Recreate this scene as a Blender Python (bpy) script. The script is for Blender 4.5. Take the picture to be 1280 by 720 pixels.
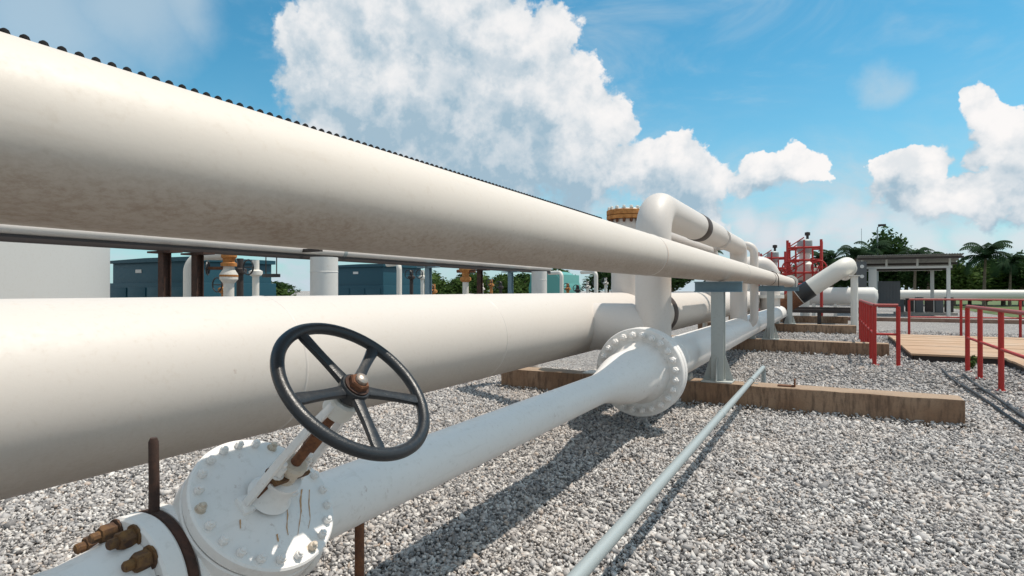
import bpy, bmesh, math, random
import numpy as np
from mathutils import Vector, Matrix, Quaternion

random.seed(7)
for o in list(bpy.data.objects):
    bpy.data.objects.remove(o)
SC = bpy.context.scene
COL = SC.collection
R = math.radians
PI = math.pi

# ------------------------------------------------------------------ camera
FPX, HY, CAMZ, YAW = 751.0, 363.0, 1.25, R(28)     # focal length in photo pixels, horizon row, eye height
cam = bpy.data.cameras.new('Camera')
cam.sensor_width = 36
cam.lens = 36 * FPX / 1280
cam.clip_start = 0.02
cam.clip_end = 3000
camo = bpy.data.objects.new('Camera', cam)
COL.objects.link(camo)
camo.location = (0, 0, CAMZ)
camo.rotation_euler = (R(90.23), 0, YAW)
SC.camera = camo
RV = Vector((math.cos(YAW), math.sin(YAW), 0))
FV = Vector((-math.sin(YAW), math.cos(YAW), 0))


def ray(px, py):
    return RV * ((px - 640) / FPX) + FV + Vector((0, 0, (HY - py) / FPX))


def atY(px, Y, z=0.0):
    """point standing at world Y whose plan direction is that of photo column px"""
    r = ray(px, HY)
    return Vector((r.x / r.y * Y, Y, z))


# ------------------------------------------------------------------ light
SUNV = Vector((0.353, 0.27, 1.0)).normalized()
sun = bpy.data.lights.new('Sun', 'SUN')
sun.energy = 3.6
sun.angle = R(0.53)
sun.color = (1.0, 0.91, 0.80)
suno = bpy.data.objects.new('Sun', sun)
COL.objects.link(suno)
suno.location = (10, 10, 30)
suno.rotation_euler = SUNV.to_track_quat('Z', 'Y').to_euler()

SC.view_settings.view_transform = 'Standard'
SC.view_settings.look = 'None'
SC.view_settings.exposure = 0.24
SC.view_settings.gamma = 1.0
SC.view_settings.use_curve_mapping = False


# ------------------------------------------------------------------ node helpers
def N(nt, typ, **kw):
    n = nt.nodes.new(typ)
    ins = kw.pop('ins', {})
    for k, v in kw.items():
        setattr(n, k, v)
    for k, v in ins.items():
        n.inputs[k].default_value = v
    return n


def L(nt, a, b):
    nt.links.new(a, b)


def mathn(nt, op, a, b=None, c=None, clamp=False):
    n = nt.nodes.new('ShaderNodeMath')
    n.operation = op
    n.use_clamp = clamp
    for i, v in enumerate((a, b, c)):
        if v is None:
            continue
        if isinstance(v, (int, float)):
            n.inputs[i].default_value = v
        else:
            nt.links.new(v, n.inputs[i])
    return n.outputs[0]


def vmath(nt, op, a, b=None, scale=None):
    n = nt.nodes.new('ShaderNodeVectorMath')
    n.operation = op
    for i, v in enumerate((a, b)):
        if v is None:
            continue
        if isinstance(v, (tuple, list, Vector)):
            n.inputs[i].default_value = tuple(v)
        else:
            nt.links.new(v, n.inputs[i])
    if scale is not None:
        n.inputs['Scale'].default_value = scale
    return n


def mapr(nt, v, a, b, c=0.0, d=1.0, smooth=True):
    n = nt.nodes.new('ShaderNodeMapRange')
    n.interpolation_type = 'SMOOTHSTEP' if smooth else 'LINEAR'
    nt.links.new(v, n.inputs[0])
    for i, x in enumerate((a, b, c, d)):
        n.inputs[i + 1].default_value = x
    return n.outputs[0]


def mixc(nt, fac, a, b, blend='MIX'):
    n = nt.nodes.new('ShaderNodeMix')
    n.data_type = 'RGBA'
    n.blend_type = blend
    for sock, v in ((n.inputs[0], fac), (n.inputs[6], a), (n.inputs[7], b)):
        if isinstance(v, (int, float)):
            sock.default_value = v
        elif isinstance(v, (tuple, list)):
            sock.default_value = (*v, 1) if len(v) == 3 else v
        else:
            nt.links.new(v, sock)
    return n.outputs[2]


# ------------------------------------------------------------------ world: blue sky with cumulus
def pdir(px, py):
    return ray(px, py).normalized()


# (photo column, row, radius in px): the cumulus seen in the frame
BLOBS = [(415, 45, 66), (395, 95, 50), (400, 150, 55), (470, 20, 85), (560, 10, 95), (620, 45, 60), (470, 110, 100),
         (560, 120, 110), (650, 110, 75), (700, 128, 66), (660, 60, 62), (745, 150, 48), (620, 190, 95), (720, 195, 75),
         (510, 215, 85), (430, 210, 60), (560, -70, 130), (470, -60, 90),
         (800, 215, 42), (850, 205, 40), (885, 225, 36), (845, 245, 45),
         (945, 210, 27), (985, 203, 30), (1012, 208, 24), (965, 215, 25),
         (1238, 140, 34), (1262, 165, 34), (1245, 190, 30), (1150, 215, 34), (1112, 215, 26), (1165, 245, 36),
         (1215, 240, 34), (1260, 225, 40), (1095, 238, 22), (1300, 200, 60), (1290, 260, 40),
         (1190, 252, 26), (1130, 243, 28), (1240, 262, 30), (1208, 225, 18), (870, 262, 40), (930, 228, 24),
         (955, 196, 18), (998, 192, 18), (1135, 200, 22), (1168, 205, 24), (1248, 128, 22), (835, 190, 22)]
cl = []
for x, y, r in BLOBS:
    c = pdir(x, y)
    e = (pdir(x + r, y) - c).length * 0.5 + (pdir(x, y + r) - c).length * 0.5
    cl.append((c, e))
rw = random.Random(3)
for i in range(34):                                   # out-of-view cumulus, added larger for neutral fill light, clear of the sun
    az = YAW + R(66) + rw.random() * R(360 - 132)
    el = R(8 + 62 * rw.random() ** 1.2)
    c = Vector((-math.sin(az) * math.cos(el), math.cos(az) * math.cos(el), math.sin(el)))
    if i % 5 == 4:                                    # overhead, also above the frame
        az = rw.random() * 2 * PI
        c = Vector((-math.sin(az) * .45, math.cos(az) * .45, .89))
    if c.angle(SUNV) > R(24):
        cl.append((c, rw.uniform(.15, .32)))

g = bpy.data.node_groups.new('cloud_field', 'ShaderNodeTree')
g.interface.new_socket('Vector', in_out='INPUT', socket_type='NodeSocketVector')
g.interface.new_socket('Field', in_out='OUTPUT', socket_type='NodeSocketFloat')
gi, go = g.nodes.new('NodeGroupInput'), g.nodes.new('NodeGroupOutput')
nz = N(g, 'ShaderNodeTexNoise', ins={'Scale': 11.0, 'Detail': 5.0, 'Roughness': .62})
L(g, gi.outputs[0], nz.inputs['Vector'])
wv = vmath(g, 'MULTIPLY_ADD', nz.outputs['Color'], (.085, .085, .085))
wv.inputs[2].default_value = (-.0425, -.0425, -.0425)
pv = vmath(g, 'ADD', gi.outputs[0], wv.outputs[0]).outputs[0]
cur = None
for c, r in cl:
    dn = vmath(g, 'DISTANCE', pv, c)
    dd = mathn(g, 'DIVIDE', dn.outputs['Value'], r)
    if cur is None:
        cur = dd
    else:
        n = g.nodes.new('ShaderNodeMath')
        n.operation = 'SMOOTH_MIN'
        L(g, cur, n.inputs[0])
        L(g, dd, n.inputs[1])
        n.inputs[2].default_value = .25
        cur = n.outputs[0]
vo = N(g, 'ShaderNodeTexVoronoi', feature='F1', ins={'Scale': 22.0, 'Detail': 2.0, 'Roughness': .55, 'Lacunarity': 2.3})
vo.normalize = True
L(g, pv, vo.inputs['Vector'])
nf = N(g, 'ShaderNodeTexNoise', ins={'Scale': 42.0, 'Detail': 4.0, 'Roughness': .6})
L(g, gi.outputs[0], nf.inputs['Vector'])
f1 = mathn(g, 'MULTIPLY_ADD', vo.outputs['Distance'], .95, -.36)
f2 = mathn(g, 'MULTIPLY_ADD', nf.outputs[0], .62, -.31)
fs = mathn(g, 'ADD', mathn(g, 'ADD', cur, f1), f2)
L(g, fs, go.inputs[0])

W = bpy.data.worlds.new('World')
SC.world = W
W.use_nodes = True
wt = W.node_tree
wt.nodes.clear()
tc = N(wt, 'ShaderNodeTexCoord')
sky = N(wt, 'ShaderNodeTexSky', sky_type='NISHITA')
sky.sun_disc = False
sky.sun_elevation = math.asin(SUNV.z)
sky.sun_rotation = math.atan2(SUNV.x, SUNV.y)
sky.air_density = 1.0
sky.dust_density = 0.6
sky.ozone_density = 1.6
G = tc.outputs['Generated']
ga = N(wt, 'ShaderNodeGroup')
ga.node_tree = g
L(wt, G, ga.inputs[0])
lt = Vector((.55, .1, .85)).normalized() * .042
gb = N(wt, 'ShaderNodeGroup')
gb.node_tree = g
L(wt, vmath(wt, 'ADD', G, tuple(lt)).outputs[0], gb.inputs[0])
fa, fb = ga.outputs[0], gb.outputs[0]


def soft(blobs, inner, outer):
    """soft patches of sky given by direction"""
    cur = None
    for x, y, r in blobs:
        c = pdir(x, y)
        dn = mathn(wt, 'DIVIDE', vmath(wt, 'DISTANCE', GW, c).outputs['Value'], (pdir(x + r, y) - c).length)
        cur = dn if cur is None else mathn(wt, 'MINIMUM', cur, dn)
    return mapr(wt, cur, outer, inner)


nl = N(wt, 'ShaderNodeTexNoise', ins={'Scale': 5.0, 'Detail': 6.0, 'Roughness': .6})
L(wt, G, nl.inputs['Vector'])
gw = vmath(wt, 'MULTIPLY_ADD', nl.outputs['Color'], (.13, .13, .13))
gw.inputs[2].default_value = (-.065, -.065, -.065)
GW = vmath(wt, 'ADD', G, gw.outputs[0]).outputs[0]
df = mathn(wt, 'SUBTRACT', fb, fa)
lit = mathn(wt, 'MULTIPLY_ADD', mathn(wt, 'DIVIDE', df, mathn(wt, 'MULTIPLY_ADD', mathn(wt, 'ABSOLUTE', df), 1.3, 1.0)), 1.0, .56, clamp=True)
dn_ = N(wt, 'ShaderNodeMapRange', interpolation_type='SMOOTHSTEP', ins={1: 1.03})
L(wt, fa, dn_.inputs[0])
L(wt, mathn(wt, 'MULTIPLY_ADD', lit, .42, .46), dn_.inputs[2])      # crisp sunny tops, ragged soft bases
dens = dn_.outputs[0]
base = soft([(510, 205, 105), (620, 225, 105), (720, 250, 60), (430, 190, 60), (560, 110, 45), (845, 250, 45), (1130, 262, 30), (1190, 280, 40), (1250, 285, 40), (1265, 215, 34), (960, 235, 20), (1225, 195, 22), (1190, 150, 10)], .15, 1.1)
nb_ = N(wt, 'ShaderNodeTexNoise', ins={'Scale': 24.0, 'Detail': 4.0, 'Roughness': .55})
L(wt, G, nb_.inputs['Vector'])
lit2 = mathn(wt, 'SUBTRACT', lit, mapr(wt, nb_.outputs[0], .42, .72, 0, .34))
litf = mathn(wt, 'SUBTRACT', lit2, mathn(wt, 'MULTIPLY', base, .40), clamp=True)
ccol = mixc(wt, litf, (.31, .43, .52), (.82, .80, .79))
# thin veils
nv = N(wt, 'ShaderNodeTexNoise', ins={'Scale': 3.2, 'Detail': 6.0, 'Roughness': .6, 'Distortion': .6})
mp = N(wt, 'ShaderNodeMapping')
mp.inputs['Scale'].default_value = (1, 1, 2.6)
mp.inputs['Location'].default_value = (.4, .15, .3)
L(wt, G, mp.inputs[0])
L(wt, mp.outputs[0], nv.inputs['Vector'])
veil = mathn(wt, 'MULTIPLY', mapr(wt, nv.outputs[0], .45, .75), .55)
sep = N(wt, 'ShaderNodeSeparateXYZ')
L(wt, G, sep.inputs[0])
low = mapr(wt, sep.outputs[2], .36, .0)
veil2 = mathn(wt, 'ADD', veil, mathn(wt, 'MULTIPLY', low, mapr(wt, nv.outputs[0], .30, .60, .40, .95)), clamp=True)
patch = soft([(40, 15, 150), (150, 5, 110), (215, 10, 70), (1100, 100, 45)], .1, 1.25)
lowc = soft([(930, 282, 34), (965, 290, 34), (1015, 292, 30), (1060, 280, 34), (1085, 292, 40), (1150, 296, 46), (1215, 292, 46), (1275, 296, 44)], .2, 1.2)
veil2 = mathn(wt, 'MAXIMUM', veil2, mathn(wt, 'MULTIPLY', patch, .62))
blue = mixc(wt, 1.0, sky.outputs[0], (.44, 1.10, 1.13), 'MULTIPLY')
SKYS = 0.104
skyb = vmath(wt, 'SCALE', blue, scale=SKYS).outputs[0]
s1 = mixc(wt, veil2, skyb, (.48, .57, .63))
s1b = mixc(wt, mathn(wt, 'MULTIPLY', lowc, .62), s1, (.68, .66, .69))
s2 = mixc(wt, dens, s1b, ccol)
bg = N(wt, 'ShaderNodeBackground')
L(wt, s2, bg.inputs[0])
bg.inputs[1].default_value = 1.0
wo = N(wt, 'ShaderNodeOutputWorld')
L(wt, bg.outputs[0], wo.inputs[0])
W.cycles.sampling_method = 'MANUAL'
W.cycles.sample_map_resolution = 512


# ------------------------------------------------------------------ materials
MATS = {}


def base_mat(name, rough=.5, metal=0.0):
    m = bpy.data.materials.new(name)
    m.use_nodes = True
    nt = m.node_tree
    b = nt.nodes['Principled BSDF']
    b.inputs['Roughness'].default_value = rough
    b.inputs['Metallic'].default_value = metal
    MATS[name] = m
    return m, nt, b


def obco(nt, scale=(1, 1, 1)):
    t = N(nt, 'ShaderNodeNewGeometry')
    mpn = N(nt, 'ShaderNodeMapping')
    mpn.inputs['Scale'].default_value = scale
    L(nt, t.outputs['Position'], mpn.inputs[0])
    return mpn.outputs[0]


def noise(nt, vec, scale, detail=5, rough=.55, dist=0):
    n = N(nt, 'ShaderNodeTexNoise', ins={'Scale': scale, 'Detail': detail, 'Roughness': rough, 'Distortion': dist})
    if vec is not None:
        L(nt, vec, n.inputs['Vector'])
    return n.outputs[0]


def bump(nt, b, h, strength=.3, dist=.01):
    n = N(nt, 'ShaderNodeBump', ins={'Strength': strength, 'Distance': dist})
    L(nt, h, n.inputs['Height'])
    L(nt, n.outputs[0], b.inputs['Normal'])


def paint(name, col, dirt=(.42, .33, .24), amount=.5, rough=.38, rust=.0, streak=True, peel=.12, scale=1.0):
    """weathered gloss paint: blotches, fine speckle of grime, runs and a few rust freckles"""
    m, nt, b = base_mat(name, rough)
    P = obco(nt)
    big = noise(nt, P, 1.7 * scale, 6, .6)
    fine = noise(nt, P, 38 * scale, 5, .7)
    S = obco(nt, (9, 1.2, 9))
    st = noise(nt, S, 3.0 * scale, 5, .6)
    c = mixc(nt, mathn(nt, 'MULTIPLY', mapr(nt, big, .42, .75), .35 * amount), col, [x * .82 + y * .18 for x, y in zip(col, dirt)])
    c = mixc(nt, mathn(nt, 'MULTIPLY', mapr(nt, fine, .52, .74), .34 * amount), c, dirt)
    if streak:
        c = mixc(nt, mathn(nt, 'MULTIPLY', mapr(nt, st, .58, .78), .30 * amount), c, dirt)
    if rust > 0:
        rf = noise(nt, P, 26 * scale, 6, .75)
        rm = mathn(nt, 'MULTIPLY', mapr(nt, rf, .66 - .08 * rust, .72), mapr(nt, noise(nt, P, 3.1, 3), .48, .66))
        c = mixc(nt, mathn(nt, 'MULTIPLY', rm, rust), c, (.23, .085, .03))
    L(nt, c, b.inputs['Base Color'])
    L(nt, mapr(nt, fine, .2, .8, rough - .08, rough + .16, False), b.inputs['Roughness'])
    hh = mathn(nt, 'ADD', mathn(nt, 'MULTIPLY', fine, .5), mathn(nt, 'MULTIPLY', noise(nt, P, 110 * scale, 2), .5))
    bump(nt, b, hh, peel, .003)
    return m


def soiled_shaded_paint(name, col, under=(.19, .10, .042), strength=.74):
    """cream paint; dirt grain plus belly shade and gravel bounce painted brown into the colour"""
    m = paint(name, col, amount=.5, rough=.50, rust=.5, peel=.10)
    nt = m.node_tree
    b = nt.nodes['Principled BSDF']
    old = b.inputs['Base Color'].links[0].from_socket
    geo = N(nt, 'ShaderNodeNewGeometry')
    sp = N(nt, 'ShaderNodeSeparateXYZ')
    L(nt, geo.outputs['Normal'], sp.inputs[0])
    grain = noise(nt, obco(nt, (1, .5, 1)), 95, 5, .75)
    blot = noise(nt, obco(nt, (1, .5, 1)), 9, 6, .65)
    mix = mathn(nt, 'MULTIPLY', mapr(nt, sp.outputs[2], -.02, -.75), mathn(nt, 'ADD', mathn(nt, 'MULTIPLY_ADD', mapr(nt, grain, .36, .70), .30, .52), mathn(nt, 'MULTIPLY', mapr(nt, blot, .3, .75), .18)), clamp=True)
    c = mixc(nt, mathn(nt, 'MULTIPLY', mix, strength), old, under)  # downward faces browned: dirt together with painted shade and bounce
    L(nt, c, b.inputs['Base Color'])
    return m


def rusty(name, a, bcol, rough=.85):
    m, nt, b = base_mat(name, rough)
    P = obco(nt)
    n1 = noise(nt, P, 18, 6, .7)
    n2 = noise(nt, P, 90, 4, .7)
    c = mixc(nt, mapr(nt, n1, .35, .65), a, bcol)
    c = mixc(nt, mathn(nt, 'MULTIPLY', mapr(nt, n2, .45, .7), .5), c, [x * .45 for x in a])
    L(nt, c, b.inputs['Base Color'])
    bump(nt, b, mathn(nt, 'ADD', n1, mathn(nt, 'MULTIPLY', n2, .5)), .5, .004)
    return m


CREAM = soiled_shaded_paint('cream_paint', (.645, .58, .51))
CREAM3 = soiled_shaded_paint('cream_paint_c', (.62, .57, .52), under=(.26, .17, .09), strength=.42)
CREAM2 = paint('cream_paint_b', (.63, .58, .535), amount=.5, rough=.48, rust=.45, peel=.10)
WHITE = paint('white_paint', (.80, .77, .735), dirt=(.40, .34, .27), amount=.65, rough=.46, rust=.85, peel=.14)
OFFW = paint('offwhite_paint', (.70, .67, .61), amount=.6, rough=.5, rust=.4)
RUST = rusty('rust_brown', (.105, .042, .022), (.19, .075, .03))
RUSTO = rusty('rust_orange', (.56, .25, .075), (.36, .14, .035))
RUSTB = rusty('rust_bolt', (.06, .03, .02), (.19, .095, .03))
RUSTD = rusty('rust_dark', (.045, .023, .016), (.08, .035, .022))
GALV = paint('galvanised', (.36, .40, .40), dirt=(.2, .2, .19), amount=.7, rough=.48, scale=2)
GALV.node_tree.nodes['Principled BSDF'].inputs['Metallic'].default_value = .25
POSTG = paint('grey_paint', (.42, .44, .42), dirt=(.16, .13, .1), amount=.7, rough=.55, rust=.5)
BLUEG = paint('blue_grey_paint', (.17, .26, .31), dirt=(.1, .1, .1), amount=.7, rough=.5, rust=.4)
RUSTP = paint('rusting_paint', (.60, .52, .42), dirt=(.30, .12, .04), amount=1.6, rough=.5, rust=1.0, scale=2)
STEEL = paint('stem_steel', (.42, .36, .31), dirt=(.2, .09, .04), amount=1.0, rough=.35, rust=.9, scale=2)
STEEL.node_tree.nodes['Principled BSDF'].inputs['Metallic'].default_value = .7
BLACK = paint('black_enamel', (.013, .015, .018), dirt=(.05, .05, .048), amount=.55, rough=.33, peel=.35, scale=2.2)
RED = paint('red_paint', (.44, .024, .018), dirt=(.12, .02, .015), amount=1.0, rough=.5, rust=.9)
PINK = paint('faded_red_paint', (.36, .06, .05), dirt=(.5, .3, .27), amount=.8, rough=.5)
DARK = paint('dark_steel', (.035, .025, .022), dirt=(.08, .05, .035), amount=.8, rough=.6)
TEAL = paint('teal_metal', (.004, .058, .085), dirt=(.015, .06, .075), amount=.4, rough=.45)
TEALL = paint('pale_teal_metal', (.10, .33, .30), dirt=(.2, .3, .28), amount=.7, rough=.5)
GREYM = paint('grey_sheet', (.10, .105, .11), dirt=(.17, .15, .13), amount=.8, rough=.6)
ROOFM = paint('roof_sheet', (.30, .30, .28), dirt=(.10, .085, .07), amount=.9, rough=.6)
WALLW = paint('white_wall', (.66, .65, .62), amount=.5, rough=.6)
TANKW = paint('tank_paint', (.58, .57, .545), amount=.5, rough=.5)
STUDM = paint('stud_black', (.012, .012, .013), dirt=(.03, .03, .03), amount=.5, rough=.85)
STUDM.node_tree.nodes['Principled BSDF'].inputs['Specular IOR Level'].default_value = .15
STAIN = paint('rust_stain', (.52, .30, .15), dirt=(.30, .13, .05), amount=1.2, rough=.6, scale=3)
HOSE = paint('black_hose', (.03, .032, .035), dirt=(.2, .19, .18), amount=.6, rough=.55)
TAPE = paint('brown_tape', (.045, .028, .022), dirt=(.10, .07, .05), amount=.7, rough=.6)
GLASS, _nt, _b = base_mat('lamp_glass', .15)
_b.inputs['Base Color'].default_value = (.5, .5, .48, 1)


def m_sleeper():
    m, nt, b = base_mat('sleeper', .85)
    P = obco(nt)
    V = obco(nt, (5, 5, .9))
    n1, n2, n3 = noise(nt, P, 1.6, 5), noise(nt, V, 4, 6, .65), noise(nt, P, 45, 5, .7)
    c = mixc(nt, mapr(nt, n1, .35, .65), (.225, .13, .075), (.32, .21, .135))
    c = mixc(nt, mathn(nt, 'MULTIPLY', mapr(nt, n2, .44, .68), .8), c, (.075, .045, .03))
    geo = N(nt, 'ShaderNodeNewGeometry')
    sp = N(nt, 'ShaderNodeSeparateXYZ')
    L(nt, geo.outputs['Normal'], sp.inputs[0])
    c = mixc(nt, mathn(nt, 'MULTIPLY', mapr(nt, sp.outputs[2], .5, .9), mapr(nt, n1, .3, .6, .45, .9)), c, (.36, .26, .18))  # paler on upward faces
    c = mixc(nt, mathn(nt, 'MULTIPLY', mapr(nt, n3, .5, .75), .35), c, (.07, .05, .04))
    L(nt, c, b.inputs['Base Color'])
    bump(nt, b, mathn(nt, 'ADD', n3, mathn(nt, 'MULTIPLY', n2, .6)), .6, .012)
    return m


SLEEP = m_sleeper()


def m_plank():
    m, nt, b = base_mat('plank_wood', .8)
    P = obco(nt, (.8, 12, 12))
    n1 = noise(nt, P, 3, 6, .65)
    n2 = noise(nt, obco(nt), 1.1, 4)
    at = N(nt, 'ShaderNodeObjectInfo')
    c = mixc(nt, mapr(nt, n1, .3, .7), (.40, .25, .15), (.54, .37, .24))
    c = mixc(nt, mathn(nt, 'MULTIPLY', mapr(nt, n2, .42, .7), .5), c, (.50, .40, .31))
    c = mixc(nt, mathn(nt, 'MULTIPLY', at.outputs['Random'], .35), c, (.33, .20, .12))
    L(nt, c, b.inputs['Base Color'])
    bump(nt, b, n1, .4, .006)
    return m


PLANK = m_plank()


def m_gravel(name, stones):
    m, nt, b = base_mat(name, .9)
    P = obco(nt)
    if stones:
        at = N(nt, 'ShaderNodeAttribute', attribute_name='tone')
        v = at.outputs['Fac']
        fine = noise(nt, P, 160, 4, .7)
        warm = noise(nt, P, 1.3, 3)
    else:
        vo_ = N(nt, 'ShaderNodeTexVoronoi', ins={'Scale': 38.0, 'Randomness': 1.0})
        L(nt, P, vo_.inputs['Vector'])
        sp = N(nt, 'ShaderNodeSeparateColor')
        L(nt, vo_.outputs['Color'], sp.inputs[0])
        v = sp.outputs[0]
        fine = noise(nt, P, 70, 4, .7)
        warm = noise(nt, P, 1.3, 3)
    rp = N(nt, 'ShaderNodeValToRGB')
    e = rp.color_ramp.elements
    e[0].position, e[0].color = 0, (.10, .098, .10, 1)
    e[1].position, e[1].color = 1, (.78, .755, .72, 1)
    for p_, c_ in ((.12, (.20, .194, .196)), (.28, (.33, .318, .314)), (.50, (.44, .424, .414)), (.60, (.49, .47, .455)), (.66, (.48, .385, .315)), (.70, (.53, .505, .485)), (.86, (.61, .585, .56))):
        q = e.new(p_)
        q.color = (*c_, 1)
    L(nt, v, rp.inputs[0])
    c = mixc(nt, mathn(nt, 'MULTIPLY', mapr(nt, fine, .4, .75), .4), rp.outputs[0], (.36, .34, .325))
    c = mixc(nt, mathn(nt, 'MULTIPLY', mapr(nt, warm, .45, .7), .25), c, (.60, .53, .47))
    c = mixc(nt, mathn(nt, 'MULTIPLY', mapr(nt, noise(nt, P, .55, 4, .6), .50, .72), .38), c, (.27, .25, .235))
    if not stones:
        edge = mapr(nt, vo_.outputs['Distance'], .25, .62)  # shade in the gaps between stones, painted into the bed colour
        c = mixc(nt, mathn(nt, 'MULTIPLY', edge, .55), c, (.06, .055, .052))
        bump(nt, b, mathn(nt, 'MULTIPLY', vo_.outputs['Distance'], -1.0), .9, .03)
    else:
        bump(nt, b, fine, .3, .003)
    L(nt, c, b.inputs['Base Color'])
    return m


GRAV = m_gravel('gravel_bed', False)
STONE = m_gravel('gravel_stone', True)


def simple(name, a, c2, sc, rough=.9):
    m, nt, b = base_mat(name, rough)
    n = noise(nt, obco(nt), sc, 6, .65)
    L(nt, mixc(nt, mapr(nt, n, .3, .7), a, c2), b.inputs['Base Color'])
    return m


GRASS = simple('lawn', (.05, .09, .02), (.11, .14, .04), 1.5)
BARK = simple('bark', (.10, .075, .05), (.19, .15, .11), 9)
CONC = simple('concrete', (.30, .27, .24), (.40, .37, .33), 4)


def m_leaf(name, a, c2, trans=.25):
    m, nt, b = base_mat(name, .85)
    b.inputs['Specular IOR Level'].default_value = .12
    at = N(nt, 'ShaderNodeAttribute', attribute_name='tone')
    L(nt, mixc(nt, at.outputs['Fac'], a, c2), b.inputs['Base Color'])
    tr = N(nt, 'ShaderNodeBsdfTranslucent')
    L(nt, mixc(nt, at.outputs['Fac'], a, c2), tr.inputs[0])
    mx = N(nt, 'ShaderNodeMixShader', ins={0: trans})
    L(nt, b.outputs[0], mx.inputs[1])
    L(nt, tr.outputs[0], mx.inputs[2])
    L(nt, mx.outputs[0], nt.nodes['Material Output'].inputs[0])
    return m


LEAFD = m_leaf('leaf_dark', (.018, .042, .014), (.055, .105, .03))
LEAFM = m_leaf('leaf_mid', (.04, .08, .018), (.10, .15, .04))
LEAFP = m_leaf('leaf_palm', (.010, .028, .012), (.030, .062, .025))


# ------------------------------------------------------------------ object helpers
def thing(name, label, cat, loc=(0, 0, 0), group=None):
    o = bpy.data.objects.new(name, None)
    COL.objects.link(o)
    o.location = loc
    o.empty_display_size = .1
    o['label'] = label
    o['category'] = cat
    if group:
        o['group'] = group
    return o


def tag(o, label, cat, group=None, kind=None):
    o['label'] = label
    o['category'] = cat
    if group:
        o['group'] = group
    if kind:
        o['kind'] = kind
    return o


def basis(o):
    return Matrix.Translation(o.location) @ o.rotation_euler.to_matrix().to_4x4()


def link(name, me, parent=None, mw=None):
    """link mesh data as one object; geometry is in world metres unless mw (a world matrix) is given"""
    o = bpy.data.objects.new(name, me)
    COL.objects.link(o)
    if parent is not None:
        o.parent = parent
        if parent.parent is None:
            o.matrix_parent_inverse = basis(parent).inverted() if parent.type == 'EMPTY' else Matrix()
    if mw is not None:
        o.matrix_basis = mw
    return o


def mesh(bm, mat, smooth=None, name='m'):
    me = bpy.data.meshes.new(name)
    bmesh.ops.recalc_face_normals(bm, faces=bm.faces)
    bm.to_mesh(me)
    bm.free()
    me.materials.append(mat)
    if smooth is not None:
        for p in me.polygons:
            p.use_smooth = True
        try:
            me.set_sharp_from_angle(angle=R(smooth))
        except Exception:
            pass
    return me


def ob(name, bm, mat, parent=None, smooth=38, mw=None):
    return link(name, mesh(bm, mat, smooth, name), parent, mw)


def B():
    return bmesh.new()


def frame(axis):
    a = Vector(axis).normalized()
    up = Vector((0, 0, 1)) if abs(a.z) < .95 else Vector((0, 1, 0))
    x = up.cross(a).normalized()
    y = a.cross(x)
    return x, y, a


def lathe(bm, p0, axis, prof, seg=32, caps=True):
    """prof: list of (distance along axis, radius)"""
    x, y, a = frame(axis)
    p0 = Vector(p0)
    rings = []
    for t, r in prof:
        rings.append([bm.verts.new(p0 + a * t + (x * math.cos(2 * PI * k / seg) + y * math.sin(2 * PI * k / seg)) * r) for k in range(seg)])
    for i in range(len(rings) - 1):
        for k in range(seg):
            bm.faces.new((rings[i][k], rings[i][(k + 1) % seg], rings[i + 1][(k + 1) % seg], rings[i + 1][k]))
    if caps:
        bm.faces.new(rings[0])
        bm.faces.new(rings[-1])


def cyl(bm, p0, p1, r, seg=24, r1=None):
    p0, p1 = Vector(p0), Vector(p1)
    d = (p1 - p0)
    lathe(bm, p0, d, [(0, r), (d.length, r if r1 is None else r1)], seg)


def sweep(bm, pts, r, seg=20, caps=True):
    pts = [Vector(p) for p in pts]
    rs = r if isinstance(r, (list, tuple)) else [r] * len(pts)
    t0 = (pts[1] - pts[0]).normalized()
    x, y, _ = frame(t0)
    rings, prev = [], t0
    for i, p in enumerate(pts):
        if i == 0:
            t = t0
        elif i == len(pts) - 1:
            t = (pts[-1] - pts[-2]).normalized()
        else:
            t = ((pts[i] - pts[i - 1]).normalized() + (pts[i + 1] - pts[i]).normalized()).normalized()
        q = prev.rotation_difference(t)
        x, y = q @ x, q @ y
        prev = t
        rings.append([bm.verts.new(p + (x * math.cos(2 * PI * k / seg) + y * math.sin(2 * PI * k / seg)) * rs[i]) for k in range(seg)])
    for i in range(len(rings) - 1):
        for k in range(seg):
            bm.faces.new((rings[i][k], rings[i][(k + 1) % seg], rings[i + 1][(k + 1) % seg], rings[i + 1][k]))
    if caps:
        bm.faces.new(rings[0])
        bm.faces.new(rings[-1])


def fillet(pts, rad, n=8):
    """polyline with its corners rounded to elbows"""
    pts = [Vector(p) for p in pts]
    out = [pts[0]]
    for i in range(1, len(pts) - 1):
        a, b, c = pts[i - 1], pts[i], pts[i + 1]
        u, v = (a - b).normalized(), (c - b).normalized()
        ang = u.angle(v)
        tl = min(rad / math.tan(ang / 2), .49 * (a - b).length if i > 1 else .98 * (a - b).length, .49 * (c - b).length if i < len(pts) - 2 else .98 * (c - b).length)
        rr = tl * math.tan(ang / 2)
        s, e = b + u * tl, b + v * tl
        ctr = b + (u + v).normalized() * (rr / math.sin(ang / 2))
        q0, q1 = s - ctr, e - ctr
        tot = q0.angle(q1)
        ax = q0.cross(q1).normalized()
        for k in range(n + 1):
            out.append(ctr + Quaternion(ax, tot * k / n) @ q0)
    out.append(pts[-1])
    return out


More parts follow.
